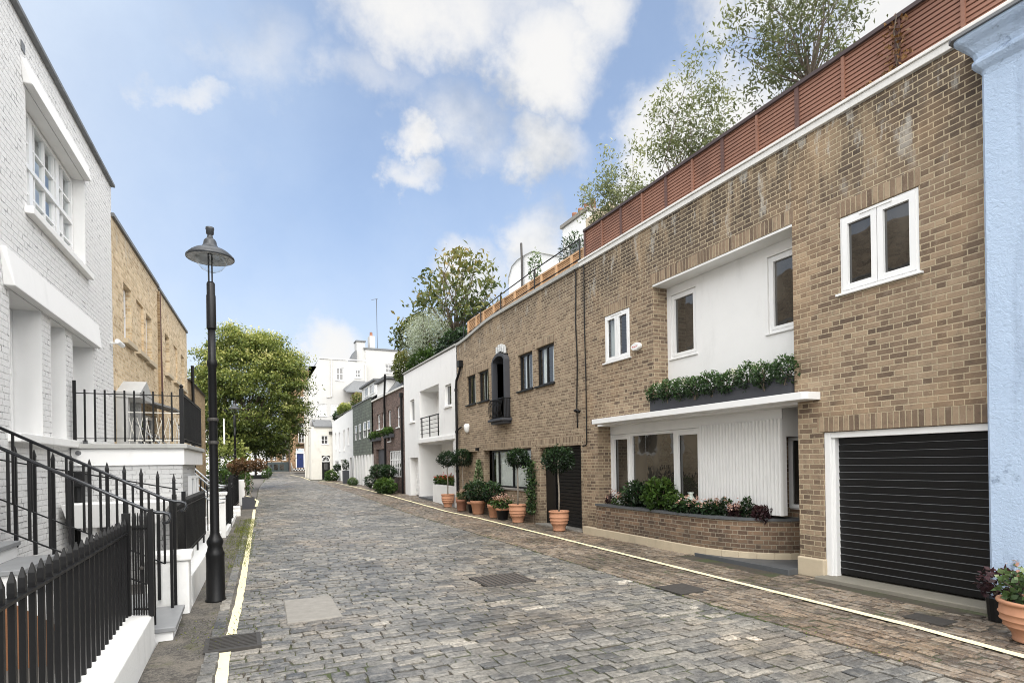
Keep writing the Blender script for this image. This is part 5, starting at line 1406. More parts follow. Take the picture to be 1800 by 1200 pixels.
pp = MB(); pp.tube([LW.P(.10, .08, -1), LW.P(.10, .08, 1.95)], .03, 8); pp.tube([LW.P(-.02, .10, 2.0), LW.P(.16, .14, 1.98), LW.P(.24, .14, 2.08), LW.P(.22, .14, 2.2)], .035, 8); pp.build('grey_pipe', M['lead'], T_)
pp = MB(); pp.tube([LW.P(-.1, .12, -1), LW.P(-.1, .12, 1.5)], .055, 8); pp.lbox(LW, -.26, .06, .03, .24, 1.5, 1.72); pp.build('soil_pipe', M['black'], T_, bevel=.01)

LB = Frame((-2.2, 13.6, 0), (.0494, 1, 0), (1, -.0494, 0))
def yellow_house(label, u0, u1, top, holes, mat, extra):
    t = thing('yellow_brick_house', label, 'house', tuple(LB.P((u0 + u1) / 2, 0, 0)))
    wall_mesh(LB, u0, u1, -.1, top, holes + extra).build('wall', mat, t)
    mb = MB()
    for (p_, q_) in [((u0, 0), (u0, -8)), ((u1, 0), (u1, -8)), ((u0, -8), (u1, -8))]:
        mb.quad(LB.P(*p_, -.1), LB.P(*q_, -.1), LB.P(*q_, top), LB.P(*p_, top))
    mb.build('side_walls', mat, t)
    mb = MB(); mb.quad(LB.P(u0, -.02, top - .1), LB.P(u1, -.02, top - .1), LB.P(u1, -8, top - .1), LB.P(u0, -8, top - .1)); mb.build('roof', M['lead'], t)
    mb = MB(); mb.hexa([LB.P(u0 + .1, -1.7, top - .1), LB.P(u1 - .1, -1.7, top - .1), LB.P(u1 - .1, -7.8, top - .1), LB.P(u0 + .1, -7.8, top - .1), LB.P(u0 + .1, -2.2, 9.4), LB.P(u1 - .1, -2.2, 9.4), LB.P(u1 - .1, -7.8, 9.4), LB.P(u0 + .1, -7.8, 9.4)]); mb.build('mansard', M['mansard'], t)  # added roof storey, out of view, gives the opposite windows something to reflect
    MB().lbox(LB, u0, u1, -.25, .05, top + .002, top + .07).build('coping', M['lead'], t)
    for a, b, z0, z1, dd in holes:
        if dd > .1:
            window(t, LB, a + .02, b - .02, z0 + .02, z1 - .02, n=-.11, fw=.09, mat=M['paint'], glass=M['glass'], sash=.5)
        else:
            MB().quad(LB.P(a, -dd + .002, z0), LB.P(b, -dd + .002, z0), LB.P(b, -dd + .002, z1), LB.P(a, -dd + .002, z1)).build('blind_panel', mat, t)
        MB().lbox(LB, a - .1, b + .16, -.05, .09, z0 - .11, z0 - .004).build('sill', M['stone'], t, bevel=.008)
    return t
H1 = [(.90, 1.64, 4.50, 5.70, .26), (2.15, 2.95, 4.50, 5.67, .05), (3.25, 3.98, 4.47, 5.62, .26)]
d1 = [(.30, 1.30, 2.08, 3.32, .2), (2.1, 4.3, 2.08, 3.1, .15)]
Y1 = yellow_house('yellow stock brick house with a pedimented white door hood behind the terrace railing', -.02, 4.88, 6.72, H1, M['brick4'], d1)
MB().lbox(LB, .32, 1.28, -.18, -.1, 2.08, 3.3).build('door', M['paint'], Y1)
window(Y1, LB, 2.12, 4.28, 2.1, 3.08, n=-.06, fw=.09, mull=(2.85, 3.55), bar=.1, mat=M['paint'], glass=M['glass'], name='french_window')
mb = MB()
a0, a1, am = .12, 1.42, .77
mb.add([LB.P(a0, 0, 3.28), LB.P(a1, 0, 3.28), LB.P(am, 0, 3.58), LB.P(a0, .42, 3.28), LB.P(a1, .42, 3.28), LB.P(am, .42, 3.58)], [(0, 1, 2), (3, 5, 4), (0, 3, 4, 1), (1, 4, 5, 2), (2, 5, 3, 0)])
mb.lbox(LB, a0, a1, .0, .41, 3.18, 3.275); mb.lbox(LB, .14, .30, 0, .2, 2.08, 3.178); mb.lbox(LB, 1.26, 1.40, 0, .2, 2.08, 3.178)
mb.build('door_hood', plain('pale lead hood', (.42, .42, .41), .6, .12, 5, dirt=.3), Y1)
mb = MB(); mb.hexa([LB.P(2.0, 0, 3.35), LB.P(4.5, 0, 3.35), LB.P(4.5, .75, 3.12), LB.P(2.0, .75, 3.12), LB.P(2.0, 0, 3.39), LB.P(4.5, 0, 3.39), LB.P(4.5, .75, 3.16), LB.P(2.0, .75, 3.16)]); mb.build('awning', M['lead'], Y1)
MB().lbox(LB, 4.80, 4.86, .0, .06, 3.0, 6.6).build('drainpipe', M['brick4b'], Y1)
H2_ = [(5.95, 6.72, 4.55, 5.70, .26), (7.53, 8.3, 4.55, 5.67, .05), (9.15, 9.9, 4.5, 5.65, .26)]
Y2 = yellow_house('yellow stock brick house farther along the left row with a stained parapet', 4.92, 10.62, 6.68, H2_, M['brick4'], [(6.4, 7.3, 2.0, 3.2, .2), (8.2, 9.6, 2.0, 3.2, .2)])
MB().lbox(LB, 6.42, 7.28, -.18, -.1, 2.0, 3.18).build('door', M['paint'], Y2)
window(Y2, LB, 8.22, 9.58, 2.02, 3.18, n=-.06, fw=.08, mull=(8.9,), bar=.08, mat=M['paint'], glass=M['glass'])
MB().tube([LB.P(5.05, .03, 6.6), LB.P(5.1, .03, 5.2), LB.P(5.25, .03, 3.5), LB.P(5.3, .03, 2.6)], .022, 6).build('cable', M['redpost'], Y2)
Y3 = thing('brick_house', 'weathered brick house with a slate mansard beyond the yellow houses', 'house', tuple(LB.P(13, 0, 0)))
wall_mesh(LB, 10.66, 16.5, -.1, 5.0, []).build('wall', M['brick4b'], Y3)
mb = MB()
for (p_, q_) in [((10.66, 0), (10.66, -8)), ((16.5, 0), (16.5, -8))]: mb.quad(LB.P(*p_, -.1), LB.P(*q_, -.1), LB.P(*q_, 5.6), LB.P(*p_, 5.0))
mb.build('side_walls', M['brick4b'], Y3)
mb = MB(); mb.quad(LB.P(10.66, .1, 5.0), LB.P(16.5, .1, 5.0), LB.P(16.5, -3, 5.9), LB.P(10.66, -3, 5.9)); mb.build('roof', M['slate'], Y3)
mb = MB(); mb.lbox(LB, 11.2, 12.0, -1.4, -.6, 5.0, 6.0); mb.build('chimney', M['brick4b'], Y3)
MB().tube([LB.P(11.3, .1, 0), LB.P(11.3, .1, 5.6)], .06, 6).build('drainpipe', M['black'], Y3)

# ---- terrace with railing
X0, X1, YA, YB = -2.29, -.80, 10.7, 13.62
Tt = thing('terrace', 'raised terrace of grey painted brick with a white band and coping by the white house', 'terrace', (-1.5, 12, 0))
mb = MB(); mb.box(X0, X1 - .03, YA + .03, YB, -1, 1.80); mb.build('brick_base', M['brickg'], Tt)
mb = MB(); mb.hexa([(X0, YA, 1.80), (X1, YA, 1.80), (X1 + .11, YB, 1.80), (X0, YB, 1.80), (X0, YA, 2.06), (X1, YA, 2.06), (X1 + .11, YB, 2.06), (X0, YB, 2.06)]); mb.build('white_band', M['render'], Tt, bevel=.006)
mb = MB(); mb.hexa([(X0, YA - .05, 2.062), (X1 + .05, YA - .05, 2.062), (X1 + .16, YB, 2.062), (X0, YB, 2.062), (X0, YA - .04, 2.135), (X1 + .04, YA - .04, 2.135), (X1 + .15, YB, 2.135), (X0, YB, 2.135)]); mb.build('coping', M['coping'], Tt, bevel=.012)
FS = Frame((X1 - .025, YA, 0), (.038, 1, 0), (1, -.038, 0))
for a in (1.0, 1.65): window(Tt, FS, a, a + .5, .95, 1.6, n=.02, fw=.05, mat=M['paint'], glass=M['glass'])
mb = MB(); mb.hexa([(-2.2, 10.15, .90), (-1.15, 10.15, .90), (-1.15, 10.72, .90), (-2.2, 10.72, .90), (-2.28, 10.05, 1.25), (-.92, 10.05, 1.25), (-.92, 10.72, 1.25), (-2.28, 10.72, 1.25)]); mb.build('basement_hood', M['render'], Tt, bevel=.01)
mb = MB(); mb.box(-2.1, -1.9, 10.3, 10.7, -1, .9); mb.box(-1.35, -1.17, 10.3, 10.7, -1, .9); mb.build('hood_posts', M['render'], Tt)
tr = thing('terrace_railing', 'black iron railing round the raised terrace', 'railing', (-1.5, 12, 2.14))
def rail_run(parent, a, b, z0a, z0b, h, pitch, w=.022, rails=(.06, .93), first=True, skip_rail=False, spear=.0, name='bars', rw=.03, rh=.012):
    a = V(a); b = V(b); L = (b - a).length; n = max(1, int(round(L / pitch)))
    k0 = 0 if first else 1
    bars = []
    for i in range(k0, n + 1):
        t = i / n; p_ = a.lerp(b, t); z0 = z0a + (z0b - z0a) * t
        bars.append((p_, z0))
    mb = MB()
    for p_, z0 in bars:
        mb.box(p_.x - w / 2, p_.x + w / 2, p_.y - w / 2, p_.y + w / 2, z0, z0 + h - spear)
        if spear:
            q = w * .56
            zt = z0 + h
            mb.loft([[(p_.x - w / 2, p_.y - w / 2, zt - spear), (p_.x + w / 2, p_.y - w / 2, zt - spear), (p_.x + w / 2, p_.y + w / 2, zt - spear), (p_.x - w / 2, p_.y + w / 2, zt - spear)],
                     [(p_.x - q, p_.y - q, zt - spear * .8), (p_.x + q, p_.y - q, zt - spear * .8), (p_.x + q, p_.y + q, zt - spear * .8), (p_.x - q, p_.y + q, zt - spear * .8)],
                     [(p_.x - q * .95, p_.y - q * .95, zt - spear * .4), (p_.x + q * .95, p_.y - q * .95, zt - spear * .4), (p_.x + q * .95, p_.y + q * .95, zt - spear * .4), (p_.x - q * .95, p_.y + q * .95, zt - spear * .4)],
                     [(p_.x - .003, p_.y - .003, zt), (p_.x + .003, p_.y - .003, zt), (p_.x + .003, p_.y + .003, zt), (p_.x - .003, p_.y + .003, zt)]])
    o1 = mb.build(name, M['black'], parent)
    if not skip_rail:
        mr = MB()
        for r_ in rails: mr.bar((a.x, a.y, z0a + r_), (b.x, b.y, z0b + r_), rw, rh)
        mr.build('rails', M['black'], parent)
    return o1
rail_run(tr, (-2.24, YA + .03, 0), (-.84, YA + .03, 0), 2.17, 2.17, .80, .125, .024, (.05, .74))
rail_run(tr, (-.82, YA + .08, 0), (-.71, YB - .1, 0), 2.17, 2.17, .80, .12, .024, (.05, .76))
mb = MB(); mb.box(-.86, -.80, YA, YA + .06, 2.13, 3.02); mb.lathe((-.83, YA + .03, 3.02), [(.035, 0), (.02, .02), (.035, .05), (.0, .09)], 8); mb.build('post', M['black'], tr)
MB().box(-2.26, -2.22, YA + .01, YA + .05, 2.13, 3.1).build('post', M['black'], tr)
tl = thing('trellis', 'white lattice bench back standing on the terrace before the french windows', 'trellis', (-1.4, 13.4, 2.14))
mb = MB(); g1 = random.Random(4)
for i in range(9):
    x = -1.95 + .13 * i
    mb.tube([(x, 13.4, 2.14), (x + .05 + .16 * g1.random(), 13.4, 2.75)], .006, 4); mb.tube([(x + .16, 13.4, 2.14), (x + .1 * g1.random(), 13.4, 2.75)], .006, 4)
mb.tube([(-1.95, 13.4, 2.85), (-.78, 13.4, 2.85)], .010, 5); mb.tube([(-1.95, 13.4, 2.3), (-.78, 13.4, 2.3)], .012, 5); mb.build('lattice', M['cream'], tl)

# ---- near railing on white plinth
def fx_(y): return -.80 + .04 * (y - 6.74)
nr = thing('front_railing', 'black spearhead railing nearest the camera on a white plinth', 'railing', (-.9, 4.2, .36))
rail_run(nr, (-.985, 1.4, 0), (-.985, 6.5, 0), .335, .335, .935, .15, .028, (.80,), spear=.13, rw=.05, rh=.016)
mb = MB(); mb.box(-1.02, -.955, 6.545, 6.61, .335, 1.32); mb.build('post', M['black'], nr)
gt = thing('iron_gate', 'narrow black iron gate at the end of the nearest railing', 'gate', (-.87, 6.53, .34))
rail_run(gt, (-.93, 6.555, 0), (-.80, 6.49, 0), .345, .345, .98, .024, .014, (.06, .83), spear=.09, rw=.03, rh=.014)
mb = MB(); mb.box(-.795, -.755, 6.455, 6.495, .335, 1.36); mb.build('post', M['black'], gt)
mb = MB(); mb.lathe((-.855, 6.485, .80), [(.0, -.02), (.02, -.01), (.022, .01), (.0, .02)], 8); mb.build('knob', M['iron'], gt)
pl1 = MB(); pl1.hexa([(-1.2, -2, -1), (-.755, -2, -1), (-.755, 6.62, -1), (-1.2, 6.62, -1), (-1.18, -2, .34), (-.775, -2, .34), (-.775, 6.62, .34), (-1.18, 6.62, .34)])
tag(pl1.build('plinth_wall', M['plinth'], None, (-.9, 3, 0), bevel=.015), 'white painted plinth wall under the nearest spearhead railing', 'low wall')

# ---- entrance stairs
st_ = thing('entrance_stairs', 'grey treads with white strings rising from the street to the white house', 'stairs', (-1.5, 7.3, 0))
tr_ = MB(); rs_ = MB()
for i in range(7):
    x1 = -.62 - .30 * i; z = .15 + .172 * i
    x0 = x1 - .36 if i < 6 else -2.45
    tr_.box(x0, x1 + .02, 6.72, 7.76, z - .05, z)
    rs_.box(x0 if i == 6 else x1 - .30, x1 - .01, 6.75, 7.74, -.9 if i > 1 else -.05, z - .051)
tr_.build('treads', M['greystep'], st_, bevel=.008); rs_.build('strings', M['render'], st_)
mb = MB(); mb.add([(-2.45, 6.742, -1), (-1.0, 6.742, -1), (-1.0, 6.742, -.15), (-2.0, 6.742, .62), (-2.45, 6.742, .95)], [(0, 1, 2, 3, 4)]); dr = mb.build('cupboard_door', M['ply'], st_)
mb = MB()
for x in (-2.2, -1.9, -1.6, -1.3): mb.box(x, x + .012, 6.733, 6.741, -1, .55 - .77 * (x + 2.0) if x > -2 else .6)
mb.box(-2.15, -2.0, 6.725, 6.741, .1, .16); mb.build('board_joints', M['dot'], dr)
def handrail(label, y, xa, za, xb, zb, low, curl):
    t = thing('handrail', label, 'handrail', (xa, y, za - .9))
    mb = MB()
    pts = [(xb, y, zb), (xa, y, za), (xa + .10, y, za - .035), (xa + .16, y, za - .04)]
    if curl: pts += [(xa + .21, y, za - .06), (xa + .22, y, za - .10), (xa + .20, y, za - .14), (xa + .15, y, za - .15)]
    mb.tube(pts, .017, 7); mb.build('rail', plain('polished dark rail', (.05, .052, .056), .22, .1, 8, metal=.6), t, smooth=True)
    mb = MB(); mb.bar((xa, y, za - low), (xb, y, zb - low), .02, .012)
    n = int(round(abs(xb - xa) / .15))
    for i in range(n + 1):
        k = i / n; x = xa + (xb - xa) * k; z = za + (zb - za) * k
        mb.box(x - .011, x + .011, y - .011, y + .011, z - low, z - .01)
    mb.build('balusters', M['black'], t)
    mb = MB(); mb.box(xa + .05, xa + .08, y - .015, y + .015, .12, za - .03); mb.build('post', M['black'], t)
    return t
handrail('sloping iron handrail on the near side of the white house stairs', 6.90, -.87, 1.33, -2.42, 2.19, .76, True)
handrail('sloping iron handrail on the far side of the white house stairs', 7.64, -.78, 1.40, -2.42, 2.30, .74, True)
sf = thing('spear_fence', 'tall black spear topped bars along the far side of the white house stairs', 'railing', (-1.5, 7.86, .2))
mb = MB()
for i in range(11):
    x = -.70 - .163 * i; zr = 1.50 + .225 * (i * .163); zb = .12 + .55 * i * .163
    w = .016
    mb.box(x - w, x + w, 7.86 - w, 7.86 + w, zb, zr + .10)
    mb.loft([[(x - w * 1.2, 7.86 - w * 1.2, zr + .10), (x + w * 1.2, 7.86 - w * 1.2, zr + .10), (x + w * 1.2, 7.86 + w * 1.2, zr + .10), (x - w * 1.2, 7.86 + w * 1.2, zr + .10)],
             [(x - .003, 7.857, zr + .18), (x + .003, 7.857, zr + .18), (x + .003, 7.863, zr + .18), (x - .003, 7.863, zr + .18)]])
mb.build('bars', M['black'], sf)
mb = MB(); mb.bar((-.66, 7.86, 1.495), (-2.4, 7.86, 1.89), .022, .014); mb.build('rails', M['black'], sf)
o = MB().box(-1.02, -.56, 7.90, 8.22, -.3, .64).box(-1.05, -.53, 7.87, 8.25, .641, .74).build('brick_pier', M['plinth'], None, (-.8, 8.05, 0), bevel=.02)
tag(o, 'short white painted pier at the foot of the white house stairs', 'pier')
# second railing
def fy_(y): return -.75 + .04 * (y - 8)
r2 = thing('front_railing', 'black spearhead railing with a gate beside the first lamp post', 'railing', (-.66, 10, .4))
rail_run(r2, (fy_(9.2), 9.25, 0), (fy_(12), 12, 0), .52, .52, .82, .11, .034, (.05, .70), spear=.12, rw=.045, rh=.014)
rail_run(r2, (fy_(8.35), 8.35, 0), (fy_(9.1), 9.1, 0), .30, .30, 1.0, .09, .026, (.05, .90), spear=.08, name='gate_bars', rw=.035)
for y in (8.30, 9.17): MB().box(fy_(y) - .025, fy_(y) + .025, y - .025, y + .025, .2, 1.42).build('post', M['black'], r2)
for y in (9.8, 10.8, 11.8): MB().box(fy_(y) - .015, fy_(y) + .015, y - .015, y + .015, .36, .58).build('foot', M['black'], r2)
o = MB().hexa([(-.98, 8.26, -1), (-.54, 8.26, -1), (-.42, 12.15, -1), (-.86, 12.15, -1), (-.98, 8.26, .39), (-.56, 8.26, .39), (-.43, 12.15, .39), (-.86, 12.15, .39)]).build('plinth_wall', M['plinth'], None, (-.7, 10, 0), bevel=.015)
tag(o, 'stained white plinth wall behind the first lamp post', 'low wall')
# second flight beyond the terrace
s2 = thing('entrance_stairs', 'pale stairs descending from the yellow brick house past the white gate pillar', 'stairs', (-1.1, 14.9, 0))
mb = MB()
for i in range(10): mb.box(-2.1, -.42 - .15 * i, 14.0, 15.7, .0 if i == 0 else .19 * i + .001, .19 * (i + 1))
mb.build('treads', M['plinth'], s2)
for lab, y in [('steel handrail on the near side of the yellow house stairs', 14.05), ('steel handrail on the far side of the yellow house stairs', 15.65)]:
    t = thing('handrail', lab, 'handrail', (-.6, y, .2))
    mb = MB()
    for dz in (0, -.32): mb.tube([(-1.95, y, 2.72 + dz), (-.62, y, 1.38 + dz), (-.40, y, 1.30 + dz), (-.30, y, 1.30 + dz)], .02, 7)
    mb.build('rail', plain('galvanised rail', (.35, .36, .37), .35, .1, 8, metal=.7), t, smooth=True)
    mb = MB()
    for i in range(11):
        x = -.5 - .13 * i; mb.box(x - .011, x + .011, y - .011, y + .011, .2 + 1.2 * (-.5 - x), 1.32 + 1.0 * (-.6 - x))
    mb.build('balusters', M['black'], t)
mb = MB(); mb.box(-.74, -.32, 15.85, 16.25, -.05, 1.06); mb.box(-.78, -.28, 15.81, 16.29, 1.061, 1.13)
tag(mb.build('gate_pillar', M['plinth'], None, (-.53, 16.05, 0), bevel=.012), 'square white gate pillar behind the first lamp post', 'pillar')
r3 = thing('front_railing', 'black railing running on beyond the white gate pillar', 'railing', (-.35, 18.4, .2))
rail_run(r3, (-.42, 16.45, 0), (-.22, 20.2, 0), .15, .15, 1.1, .13, .03, (.08, .98), spear=.1, rw=.04)
rail_run(r3, (-1.5, 20.4, 0), (-.25, 20.4, 0), .15, .15, 1.35, .14, .03, (.08, 1.2), rw=.04, name='return_bars')
MB().box(-.27, -.19, 20.3, 20.38, 0, 1.45).build('post', M['black'], r3); MB().box(-.3, -.22, 18.2, 18.28, 0, 1.3).build('post', M['black'], r3)
mb = MB(); mb.hexa([(-.7, 16.3, -.05), (-.28, 16.3, -.05), (-.1, 21.8, -.05), (-.7, 21.8, -.05), (-.7, 16.3, .14), (-.30, 16.3, .14), (-.12, 21.8, .14), (-.7, 21.8, .14)])
tag(mb.build('plinth_wall', M['plinth'], None, (-.4, 19, 0), bevel=.012), 'low white kerb wall under the railing beyond the gate pillar', 'low wall')
for i, (y, h, lab) in enumerate([(21.9, .26, 'low white stone block by the kerb in front of the black planter'), (23.3, .30, 'low white stone block beside the black planter')]):
    o = MB().box(-.30, .02, y, y + .5, .0, h).build('stone_block', M['plinth'], None, (-.14, y, 0), bevel=.03); tag(o, lab, 'block')
mb = MB(); mb.box(-.05, .2, 27.0, 27.3, .1, 1.2); tag(mb.build('gate_pillar', M['plinth'], None, (0, 27.1, .1), bevel=.02), 'small white gate pillar beyond the black planter', 'pillar')
r4 = thing('front_railing', 'far black railing in the shade before the round tree', 'railing', (-.3, 25, .2))
rail_run(r4, (-.35, 22.2, 0), (-.05, 26.9, 0), .15, .25, 1.25, .16, .035, (.08, 1.15), rw=.045)
# copper shrub in black planter
pb2 = thing('planter_box', 'square black planter on the left kerb holding a twisted stem shrub', 'planter', (.30, 24.6, .1))
mb = MB()
for (a, b, c_, d) in [(.08, .52, 24.38, 24.42), (.08, .52, 24.78, 24.82), (.08, .12, 24.42, 24.78), (.48, .52, 24.42, 24.78)]: mb.box(a, b, c_, d, .10, .56)
mb.build('box', M['greybox'], pb2); MB().box(.12, .48, 24.42, 24.78, .1, .52).build('soil', M['soil'], pb2)
cs = thing('copper_shrub', 'copper leaved standard shrub with two twisted stems in the black planter', 'shrub', (.30, 24.6, .5))
mb = MB()
for s_ in (-1, 1):
    mb.tube([(.30 + s_ * (.10 + .03 * math.sin(k * 1.7)), 24.6 + .04 * math.cos(k * 1.7), .5 + .085 * k) for k in range(12)], .018, 6)
mb.build('stems', M['palebark'], cs, smooth=True)
P1, T1, d = blob((.02, 24.6, 1.75), (.46, .45, .34), 620, 61, .2); P2, T2, d2 = blob((.62, 24.6, 1.78), (.40, .42, .30), 480, 62, .2)
leaf_mesh('crown', M['leafred'], cs, np.concatenate([P1, P2]), .12, .5, .4, np.concatenate([T1, T2]), 63)
lowg = [('tall leafy shrub filling the shade under the round tree', (-.5, 36.6, 1.9), (1.25, 1.2, 1.6), 1600, 'leafbig', .19), ('dark clipped hedge below the round tree', (-.6, 33, 1.0), (.9, 2.6, 1.0), 1500, 'leafdark', .16), ('pale mixed shrub under the round tree', (-.2, 29.5, 1.1), (.8, 1.2, .9), 900, 'leafmid', .14),
        ('low shrub at the foot of the white corner house', (2.3, 57.5, 1.2), (.5, .8, .6), 400, 'leafmid', .18)]
for i, (lab, c, r_, n, lm, s_) in enumerate(lowg): shrub('garden_shrub', lab, 'shrub', c, r_, n, M[lm], s_, 640 + i, None, .5)

# ------------------------------------------------------------------ street lamps
M['reflector'] = plain('pale enamel', (.45, .46, .47), .4, .1, 10)
def lamp(label, x, y):
    z0 = gz(y) if y > 20 else .0
    t = thing('street_lamp', label, 'street lamp', (x, y, z0), 'black cast iron street lamps')
    MB().lathe((x, y, z0), [(.125, 0), (.125, .03), (.112, .05), (.108, .58), (.112, .60), (.112, .63), (.098, .66), (.085, .72), (.098, .76), (.10, .79), (.085, .82), (.064, .86), (.055, .9), (.048, 3.05), (.060, 3.07), (.060, 3.13), (.047, 3.16), (.045, 3.55)], 20).build('column', M['black'], t, smooth=True)
    MB().lathe((x, y, z0), [(.056, 3.55), (.058, 3.56), (.056, 3.98), (.05, 4.0), (.05, 4.14), (.04, 4.16)], 16).build('sleeve', M['blackmat'], t, smooth=True)
    mb = MB(); mb.box(x - .032, x - .012, y - .015, y + .015, 4.15 + z0, 4.53 + z0); mb.box(x + .008, x + .026, y - .015, y + .015, 4.15 + z0, 4.53 + z0); mb.build('fork', M['black'], t)
    sh = MB().lathe((x, y, z0), [(0.280, 4.460), (0.288, 4.468), (0.286, 4.489), (0.266, 4.499), (0.262, 4.515), (0.250, 4.520), (0.232, 4.544), (0.190, 4.573), (0.135, 4.594), (0.100, 4.615), (0.082, 4.649), (0.075, 4.691), (0.060, 4.716), (0.040, 4.729), (0.034, 4.754), (0.030, 4.775), (0.046, 4.788), (0.046, 4.834), (0.052, 4.846), (0.050, 4.872), (0.020, 4.876)], 28, cap=False).build('shade', plain('worn grey lamp hood', (.04, .043, .047), .38, .25, 12, metal=.2), t, smooth=True)
    MB().lathe((x, y, z0), [(0.278, 4.462), (0.220, 4.473), (0.175, 4.477), (0.170, 4.498), (0.120, 4.523), (0.020, 4.531)], 24, cap=False).build('reflector', M['reflector'], t, smooth=True)
    MB().lathe((x + .015, y, z0), [(0.185, 4.473), (0.180, 4.435), (0.165, 4.385), (0.120, 4.330), (0.060, 4.300), (0.001, 4.295)], 24, cap=False).build('bowl', M['globe'], t, smooth=True)
    MB().box(x + .03, x + .07, y + .10, y + .14, z0 + 4.555, z0 + 4.585).build('photocell', M['iron'], sh)
    for z in (2.05, 2.35): MB().lathe((x, y, z0 + z), [(.064, 0), (.066, .01), (.066, .03), (.064, .04)], 16).build('clamp', M['iron'], t)
    return t
l1 = lamp('tall black cast iron street lamp on the left footpath, nearest to the camera', -.30, 8.45)
MB().box(-.18, -.165, 8.36, 8.60, 2.05, 2.38).build('sign_plate', M['alarm'], l1)
l2 = lamp('small looking far street lamp standing before the round tree', -.18, 33.0)

# ------------------------------------------------------------------ trees
def tree(name, label, base, fork, center, radii, ncl, per, cs, leaf, size, seed, bark, r0, nb, aspect=.5, flat=.5, inner=.35, bottom=-1, group=None, tr=.015, droop=.2, wander=.12, up=.6):
    t = thing(name, label, 'tree', base, group)
    P, T, CC = clumps(center, radii, ncl, per, cs, seed, flat, inner, bottom)
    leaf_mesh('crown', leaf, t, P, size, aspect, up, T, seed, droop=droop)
    g = random.Random(seed); tg = g.sample(CC, min(nb, len(CC)))
    branch_mesh(base, fork, tg, r0, seed, tr=tr, wander=wander).build('trunk', bark, t, smooth=True)
    return t
tree('round_tree', 'big rounded yellow green street tree on the left of the lane', (.0, 39.8, .3), (.3, 39.7, 3.0), (.72, 39.7, 6.35), (3.0, 3.2, 4.45), 760, 110, .36, M['leafbig'], .155, 11, M['bark'], .22, 40, .5, .42, .45, -.95, droop=.35)
go = 'wispy olive trees behind the red roof fence'
tree('olive_tree', 'wispy olive tree at the far end behind the red roof fence', (9.6, 13.2, 6.4), (9.6, 13.2, 7.4), (9.7, 13.4, 9.15), (.9, 1.7, 1.35), 110, 34, .15, M['leafolive'], .105, 21, M['bark'], .03, 36, .34, .9, .1, group=go, tr=.004, wander=.25)
tree('olive_tree', 'wispy olive tree in the middle behind the red roof fence', (9.6, 10.5, 6.4), (9.6, 10.45, 7.6), (9.6, 10.3, 9.45), (.9, 1.25, 1.6), 125, 34, .15, M['leafolive'], .10, 22, M['bark'], .03, 40, .34, .9, .1, group=go, tr=.004, wander=.25)
tree('olive_tree', 'tall wispy olive tree at the near end behind the red roof fence', (9.6, 7.1, 6.4), (9.6, 7.15, 8.6), (9.6, 7.45, 10.2), (.9, 1.65, 1.6), 165, 34, .15, M['leafolive'], .10, 23, M['bark'], .035, 46, .34, .9, .1, group=go, tr=.004, wander=.25)
tree('magnolia_tree', 'spreading bronze green magnolia tree on the roof of the white house', (9.3, 25.6, 6.2), (9.3, 25.8, 7.4), (9.3, 25.8, 9.2), (1.6, 3.5, 2.6), 95, 24, .32, M['leafmag'], .27, 24, M['bark'], .11, 60, .42, .6, .2, -.75, tr=.014, wander=.25, up=.25)
tree('magnolia_tree', 'small yellowing magnolia at the far end of the white house roof', (9.2, 30.5, 6.2), (9.2, 30.5, 7.2), (9.0, 31.0, 8.8), (1.0, 1.6, 1.4), 50, 26, .3, M['leafmag'], .28, 25, M['bark'], .07, 24, .42, .6, .2, -.8, tr=.012, wander=.2, up=.25)
t = thing('grey_shrub', 'rounded silver grey shrub on the white house roof', 'shrub', (8.2, 26.6, 6.3))
P, T, CC = clumps((8.2, 26.6, 7.85), (.8, 2.0, 1.15), 260, 34, .22, 26, .8, .6, -.8)
leaf_mesh('foliage', M['leafgrey'], t, P, .09, .3, .5, T, 26); branch_mesh((8.5, 26.8, 6.3), (8.5, 26.8, 6.9), CC[:30], .06, 26).build('stems', M['bark'], t)
rh = [('dark ivy hedge along the near half of the white house parapet', (8.1, 22.8, 6.75), (.35, 2.0, .55), 1900, 'leafdark', .14, .6), ('mixed trailing hedge along the far half of the white house parapet', (8.0, 27.0, 6.7), (.40, 2.4, .6), 1900, 'leafmid', .14, .6),
      ('reddish brown creeper spilling over the far end of the white house parapet', (7.85, 30.0, 6.9), (.4, 1.5, .85), 1500, 'leafmag', .15, .6)]
for i, (lab, c, r_, n, lm, s_, asp) in enumerate(rh): shrub('roof_hedge', lab, 'hedge', c, r_, n, M[lm], s_, 660 + i, None, asp)
shrub('roof_plant', 'spiky dark conifer by the pale chimney behind the roof screen', 'plant', (11.5, 18.6, 9.6), (.45, .7, .8), 500, M['leafdark'], .2, 670, None, .2)
shrub('roof_plant', 'wispy vine on the aerial wire behind the honey coloured screen', 'plant', (12.0, 22.6, 10.4), (.3, .5, .8), 260, M['leafvar'], .14, 671, None, .4)
shrub('roof_plant', 'bright yellow green bush on the roof of the low white house', 'plant', (7.9, 49.0, 6.35), (.5, 2.0, .55), 900, M['leafbig'], .2, 672, None, .5)
shrub('roof_plant', 'dark hedge on the far corner of the low white house roof', 'plant', (7.9, 52.5, 6.0), (.4, 1.1, .5), 500, M['leafdark'], .2, 673, None, .5)
shrub('roof_plant', 'rust and green bush on the roof between the slate and low white houses', 'plant', (8.2, 44.5, 6.6), (.5, 1.0, .7), 500, M['leafmag'], .2, 674, None, .5)

